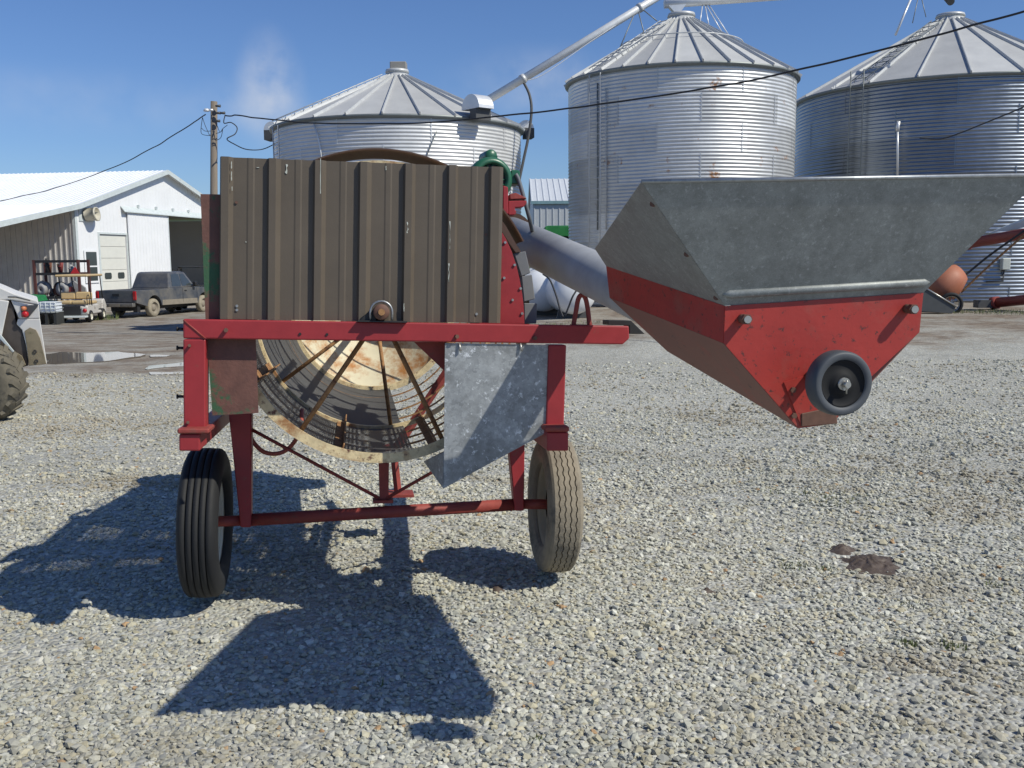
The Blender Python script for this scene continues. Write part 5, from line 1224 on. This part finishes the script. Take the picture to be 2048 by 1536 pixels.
mtl = mat('muddy_loader_tyre', (0.13, 0.115, 0.085), 0.9, var=0.3, vs=6, bump=0.4, bs=30, dirt=[((0.035, 0.035, 0.035), 5, 0.52, 0.1, 2.0)])
MB().lathe([(rw_ * 0.55, -0.15), (rw_ * 0.88, -0.16), (rw_ * 0.97, -0.12), (rw_, -0.05), (rw_, 0.05), (rw_ * 0.97, 0.12), (rw_ * 0.88, 0.16), (rw_ * 0.55, 0.15)], wcn - lO, (0.12, 1, 0), (0, 0, 1), 56).build('tyre', mtl, e)
lug = MB()
for k in range(22):
    a = 2 * math.pi * k / 22
    for s in (-1, 1):
        aa = a + (0.14 if s > 0 else 0)
        M_ = Matrix.Translation(wcn - lO) @ Matrix.Rotation(R(-7), 4, 'Z') @ Matrix.Rotation(aa, 4, 'Y') @ Matrix.Translation((0, 0, rw_)) @ Matrix.Rotation(0.55 * s, 4, 'Z')
        lug.box(-0.022, 0.022, *(sorted((0.0, s * 0.16))), -0.03, 0.005, M=M_)
lug.build('tread_lug', mtl, e)
MB().lathe([(rw_ * 0.56, -0.14), (rw_ * 0.5, -0.08), (rw_ * 0.3, -0.06), (0.001, -0.06)], wcn - lO, (0.12, 1, 0), (0, 0, 1), 36).build('rim', m_mudb, e)
# ----------------------------------------------------------------- behind the bins: sheds, tractor, tanks
def small_shed(label, u0, u1, v_eave, v_ridge, d, dep, hip=0.0, ang=0.0):
    a, b_ = W(u0, v_eave, d), W(u1, v_eave, d); z0 = gz(a.x, d); ze = a.z - z0; zrg = W(u0, v_ridge, d + dep / 2).z - z0; w_ = b_.x - a.x
    o = thing('metal_shed', label, 'shed', (a.x, d, z0))
    wl_ = MB(); wl_.box(0, w_, 0, dep, 0, ze)
    n = int(w_ / 0.29)
    for k in range(n): wl_.box(0.04 + k * 0.29, 0.085 + k * 0.29, -0.022, 0.0, 0.02, ze - 0.03)
    wl_.slab([Vector((0.001, 0, ze)), Vector((0.001, dep, ze)), Vector((0.001, dep / 2, zrg - 0.05))], (w_ - 0.002, 0, 0))
    wl_.build('wall', m_shedw, o)
    for s in (0, 1):
        rf = MB(); y0, y1 = (-0.05, dep / 2) if s == 0 else (dep + 0.05, dep / 2); zz = ze - 0.05
        rf.slab([Vector((-0.1, y0, zz)), Vector((w_ + 0.2, y0, zz)), Vector((w_ + 0.2, y1, zrg)), Vector((-0.1, y1, zrg))], (0, 0, 0.05))
        for k in range(int((w_ + 0.2) / 0.29)):
            x = -0.08 + k * 0.29; rf.slab([Vector((x, y0, zz + 0.05)), Vector((x + 0.05, y0, zz + 0.05)), Vector((x + 0.05, y1, zrg + 0.05)), Vector((x, y1, zrg + 0.05))], (0, 0, 0.03))
        rf.build('roof', m_shedr, o)
    MB().box(-0.1, w_ + 0.2, -0.10, -0.052, ze - 0.12, ze + 0.02).build('eave_trim', mat('teal_trim', (0.22, 0.36, 0.40), 0.5), o)
    return o
m_shedw = mat('pale_blue_white_sheet', (0.56, 0.59, 0.62), 0.5, metal=0.1, var=0.06); m_shedr = mat('pale_ribbed_roof', (0.62, 0.65, 0.68), 0.45, metal=0.1, var=0.05)
small_shed('small white ribbed metal shed between the squat bin and the rust stained bin', 1066, 1560, 403, 360, 46, 8)
small_shed('pale shed roof just showing between the rust stained bin and the widest bin', 1580, 1890, 376, 336, 52, 9)
trd = 38.0; t0_ = W(1118, 600, trd); tz = gz(t0_.x, trd)
trc = thing('tractor', 'green roofed tractor cab behind the auger tube', 'tractor', (t0_.x, trd, tz))
zc0, zc1 = W(1118, 474, trd).z - tz, W(1118, 452, trd).z - tz
MB().slab([Vector((-0.58, -0.7, zc0)), Vector((0.60, -0.7, zc0)), Vector((0.56, -0.66, zc1 - 0.04)), Vector((0.44, -0.6, zc1)), Vector((-0.44, -0.6, zc1)), Vector((-0.56, -0.66, zc1 - 0.04))], (0, 1.5, 0)).build('cab_roof', m_grn, trc, 0.03)
MB().box(-0.50, 0.52, -0.55, 0.65, 1.15, zc0 - 0.004).build('cab_glass', m_glass, trc)
for x in (-0.52, 0.52): MB().tube([(x, -0.58, 1.1), (x, -0.58, zc0)], 0.03, 8).build('cab_pillar', m_black, trc)
MB().box(-0.38, 0.38, -2.4, -0.6, 0.75, 1.35).build('engine_hood', m_grn, trc, 0.08)
MB().box(-0.45, 0.45, -0.6, 0.9, 0.6, 1.145).build('chassis', m_grn, trc, 0.04)
for s in (-1, 1):
    e = bpy.data.objects.new('wheel', None); COL.objects.link(e); e.parent = trc
    MB().lathe([(0.45, -0.2), (0.72, -0.2), (0.80, -0.1), (0.80, 0.1), (0.72, 0.2), (0.45, 0.2)], (s * 0.8, 0.5, 0.8), (1, 0, 0), (0, 0, 1), 36).build('tyre', m_tyre, e)
    MB().lathe([(0.46, 0.15 * s), (0.3, 0.05 * s), (0.001, 0.05 * s)], (s * 0.8, 0.5, 0.8), (1, 0, 0), (0, 0, 1), 28).build('rim', m_rim, e)
    e = bpy.data.objects.new('wheel', None); COL.objects.link(e); e.parent = trc
    MB().lathe([(0.25, -0.12), (0.42, -0.12), (0.46, -0.06), (0.46, 0.06), (0.42, 0.12), (0.25, 0.12)], (s * 0.7, -1.9, 0.46), (1, 0, 0), (0, 0, 1), 28).build('tyre', m_tyre, e)
    MB().lathe([(0.26, 0.08 * s), (0.001, 0.05 * s)], (s * 0.7, -1.9, 0.46), (1, 0, 0), (0, 0, 1), 24).build('rim', m_rim, e)
# propane tanks, ends towards us
m_tank = mat('white_tank_paint', (0.74, 0.75, 0.76), 0.35, var=0.05, vs=3, dirt=[((0.35, 0.31, 0.25), 3, 0.64, 0.15, 2.0)])
def tank(u, d, dia, label, ang):
    c_ = W(u, 600, d); z0 = gz(c_.x, d); r = dia / 2; rest = 0.10
    o = thing('propane_tank', label, 'propane tank', M=frame((c_.x, d, z0), ang)); ln = 2.9
    prof = [(r * math.sin(math.pi / 2 * k / 10), r * 0.62 * (1 - math.cos(math.pi / 2 * k / 10))) for k in range(11)]
    prof = [(max(0.001, a), h) for a, h in prof] + [(max(0.001, r * math.cos(math.pi / 2 * k / 10)), ln + r * 0.62 * math.sin(math.pi / 2 * k / 10)) for k in range(11)]
    MB().lathe(prof, (0, 0, r + rest), (0, 1, 0), (0, 0, 1), 40).build('shell', m_tank, o)
    for y in (0.6, ln - 0.4): MB().slab([Vector((x, y, z)) for x, z in ((-r * 0.7, 0), (r * 0.7, 0), (r * 0.6, rest + r * 0.25), (0, rest + 0.015), (-r * 0.6, rest + r * 0.25))], (0, 0.1, 0)).build('saddle', m_darkbox, o)
    MB().lathe([(0.001, 0.20), (0.16, 0.17), (0.20, 0.10), (0.20, -0.06)], (0, ln * 0.45, 2 * r + rest), (0, 0, 1), (1, 0, 0), 24).build('valve_dome', m_tank, o)
    return o
tank(1090, 24.0, 1.05, 'white propane tank whose near end shows left of the other, beside the rubber flaps', R(4))
tank(1153, 22.6, 1.05, 'white propane tank nearest the auger, its round end lying under the tube', R(6))
pc = MB().curve([W(1086, 548, 22.3), W(1100, 560, 22.2), W(1112, 590, 22.1), W(1120, 618, 22.0), W(1126, 634, 21.9)], 0.022, 8).build('tank_hose', m_cable); tag(pc, 'black hose hanging down between the two propane tanks', 'hose')
pc = MB().curve([W(1158, 574, 21.6), W(1146, 592, 21.5), W(1138, 612, 21.5), W(1130, 632, 21.5)], 0.020, 8).build('tank_hose', m_cable); tag(pc, 'black hose crossing the round end of the nearest propane tank', 'hose')
# ----------------------------------------------------------------- right edge: orange drum mixer, hopper wedge, augers
m_orange = mat('faded_orange_paint', (0.36, 0.125, 0.065), 0.6, var=0.15, vs=4, dirt=[((0.40, 0.24, 0.12), 4, 0.56, 0.15, 2.0)])
dd = 25.0; mo_ = W(1890, 620, dd); mz = gz(mo_.x, dd)
def T(u, v, d=dd): return W(u, v, d) - Vector((mo_.x, dd, mz))
mixr = thing('drum_mixer', 'faded orange drum mixer on a spoked wheel in front of the widest bin', 'drum mixer', (mo_.x, dd, mz))
aa, bb_ = T(1866, 585), T(1906, 556)
dirx = (bb_ - aa).normalized()
MB().lathe([(0.001, -0.30), (0.30, -0.28), (0.42, -0.10), (0.44, 0.12), (0.40, 0.34), (0.26, 0.62), (0.24, 0.62), (0.38, 0.3), (0.001, 0.28)], aa.lerp(bb_, 0.35), dirx, (0, 1, 0), 32).build('drum', m_orange, mixr)
wq = T(1902, 608, dd - 0.6)
e = bpy.data.objects.new('wheel', None); COL.objects.link(e); e.parent = mixr
MB().lathe([(0.20, -0.06), (0.27, -0.06), (0.29, 0), (0.27, 0.06), (0.20, 0.06), (0.20, -0.06)], wq, (0.25, 1, 0), (0, 0, 1), 32).build('tyre', m_tyre, e)
MB().lathe([(0.205, -0.03), (0.18, -0.03), (0.18, 0.03), (0.205, 0.03)], wq, (0.25, 1, 0), (0, 0, 1), 32).build('rim', m_bolt, e)
for k in range(6):
    a = math.pi * k / 6; d = Vector((math.cos(a), -0.25 * math.cos(a), math.sin(a))); MB().tube([wq - d * 0.185, wq + d * 0.185], 0.012, 6).build('spoke', m_bolt, e)
MB().tube([wq + Vector((0, 0.1, 0)), aa + Vector((0.1, 0, -0.1))], 0.04, 8).build('frame_leg', m_darkbox, mixr)
MB().tube([T(1860, 630), aa + Vector((-0.1, 0, -0.2))], 0.035, 8).build('frame_leg', m_darkbox, mixr)
wd_ = 23.6; w0_ = W(1870, 630, wd_); wz = gz(w0_.x, wd_)
def T2(u, v, d=wd_): return W(u, v, d) - Vector((w0_.x, wd_, wz))
wedge = thing('auger_boot', 'dark grey wedge shaped auger boot lying on the gravel by the spoked wheel', 'auger boot', (w0_.x, wd_, wz))
b1_ = [T2(1838, 578), T2(1848, 584), T2(1912, 623), T2(1904, 637), T2(1838, 632)]
zmn = min(p.z for p in b1_)
MB().slab([p - Vector((0, 0, zmn)) for p in b1_], (0, 0.7, 0)).build('shell', mat('dark_grey_steel', (0.06, 0.065, 0.068), 0.6, var=0.15), wedge, 0.01)
MB().tube([b1_[1] + Vector((0, -0.01, -zmn)), b1_[2] + Vector((0, -0.01, -zmn))], 0.02, 6).build('edge_bead', m_bolt, wedge)
au0 = W(1940, 482, 27.0)
def au(label, p0_, p1_, r, m_, extra=None):
    o = thing('grain_auger', label, 'grain auger', p0_, group='red grain augers at the right')
    MB().tube([Vector((0, 0, 0)), p1_ - p0_], r, 18).build('tube', m_, o)
    ax_ = (p1_ - p0_).normalized(); MB().tube([-ax_ * 0.05, ax_ * 0.12], r * 1.25, 18).build('flange', m_redrust, o)
    return o
m_augred = mat('dull_red_auger_paint', (0.20, 0.035, 0.03), 0.55, var=0.2, vs=3)
a1_ = au('upper dull red auger slanting up behind the hopper flare', W(1930, 488, 26.8), W(2230, 436, 23.5), 0.14, m_augred)
MB().slab([W(1978, 466, 26.2) - a1_.location, W(2050, 436, 25.6) - a1_.location, W(2120, 415, 25.0) - a1_.location, W(2120, 448, 25.0) - a1_.location, W(2050, 455, 25.6) - a1_.location], (0, 0.05, 0)).build('cover_sheet', m_trim, a1_)
e1 = W(2230, 436, 23.5)
for dx in (-0.9, 0.9): MB().tube([e1 - a1_.location + Vector((-0.3, 0, 0)), Vector((e1.x - 0.3, e1.y + dx, gz(e1.x, e1.y))) - a1_.location], 0.035, 8).build('support_leg', m_redrust, a1_)
a2_ = au('lower red auger lying on the grass beside the widest bin', W(1988, 606, 25.5), W(2240, 580, 22.5), 0.13, m_augred)
MB().box(-0.45, 0.05, -0.1, 0.2, -0.12, 0.08).build('boot', m_darkbox, a2_)
for lab, p, m_ in (('taut black cable slanting from the orange mixer up past the widest bin', [(1868, 592, 24.8), (1920, 558, 25.2), (1980, 510, 25.0), (2048, 462, 24.5), (2140, 398, 24)], m_cable),
                   ('rusty brown rod slanting beside the black cable past the meter box', [(1922, 585, 25.6), (1980, 530, 25.4), (2048, 470, 25.0), (2140, 390, 24.5)], m_rustbar)):
    o0 = W(*p[0]); o = MB().curve([W(*q) - o0 for q in p], 0.028, 8).build('support_rod' if 'rod' in lab else 'support_cable', m_); o.location = o0; tag(o, lab, 'support rod' if 'rod' in lab else 'support cable')
# ----------------------------------------------------------------- grass and weeds
def grass(name, spots, seed):
    rnd = random.Random(seed); mb = MB()
    for (cx, cy, rx, ry, n, h) in spots:
        for _ in range(n):
            a, q = rnd.uniform(0, 2 * math.pi), math.sqrt(rnd.random())
            x, y = cx + math.cos(a) * rx * q, cy + math.sin(a) * ry * q; z = gz(x, y) + micro(x, y) - 0.03
            b_ = rnd.uniform(0, 2 * math.pi); hh_ = h * rnd.uniform(0.4, 1.2); w_ = 0.003 + 0.02 * h; t = Vector((math.cos(b_), math.sin(b_), 0)); ln = Vector((-t.y, t.x, 0)) * hh_ * rnd.uniform(-0.5, 0.5)
            p = Vector((x, y, z)); mb.add([p - t * w_, p + t * w_, p + ln * 0.5 + t * w_ * 0.7 + Vector((0, 0, hh_ * 0.6)), p + ln * 0.5 - t * w_ * 0.7 + Vector((0, 0, hh_ * 0.6)), p + ln + Vector((0, 0, hh_))], [(0, 1, 2, 3), (3, 2, 4)], False, rnd.random())
    return mb
m_grass = mat('weedy_grass', (0.11, 0.14, 0.045), 0.7, var=0.3, vs=20, tone=0.4)
sp = []
for u, v, d, rx, ry, n, h in ((2010, 628, 24.0, 1.6, 0.9, 500, 0.09), (1950, 628, 24.5, 1.0, 0.7, 260, 0.08), (2120, 628, 24, 1.6, 1, 350, 0.1), (1088, 636, 21.0, 0.5, 0.4, 90, 0.07), (1180, 636, 21.4, 0.6, 0.4, 90, 0.08),
                              (1700, 630, 27, 3.0, 2.0, 500, 0.12), (205, 622, 39.5, 0.7, 0.5, 160, 0.28), (110, 622, 39.2, 0.5, 0.4, 90, 0.22), (60, 640, 37.5, 0.9, 0.5, 160, 0.15)):
    p = W(u, v, d); sp.append((p.x, d, rx, ry, n, h))
for u, v, d, rx, n in ((1650, 1005, 6.45, 0.26, 80), (1590, 1140, 5.05, 0.09, 45), (1645, 1150, 5.0, 0.06, 25), (1812, 1312, 3.98, 0.045, 40), (1905, 1315, 3.96, 0.06, 40), (1985, 1185, 4.75, 0.05, 16), (1720, 1010, 6.4, 0.2, 40), (1830, 1230, 4.45, 0.07, 14), (1075, 1508, 3.2, 0.03, 14), (1560, 985, 6.7, 0.2, 24), (760, 1395, 3.66, 0.03, 10)):
    p = W(u, v, d); sp.append((p.x, d, rx, rx * 0.8, n * 2, 0.032))
tag(grass('grass', sp, 4).build('grass', m_grass), kind='stuff')
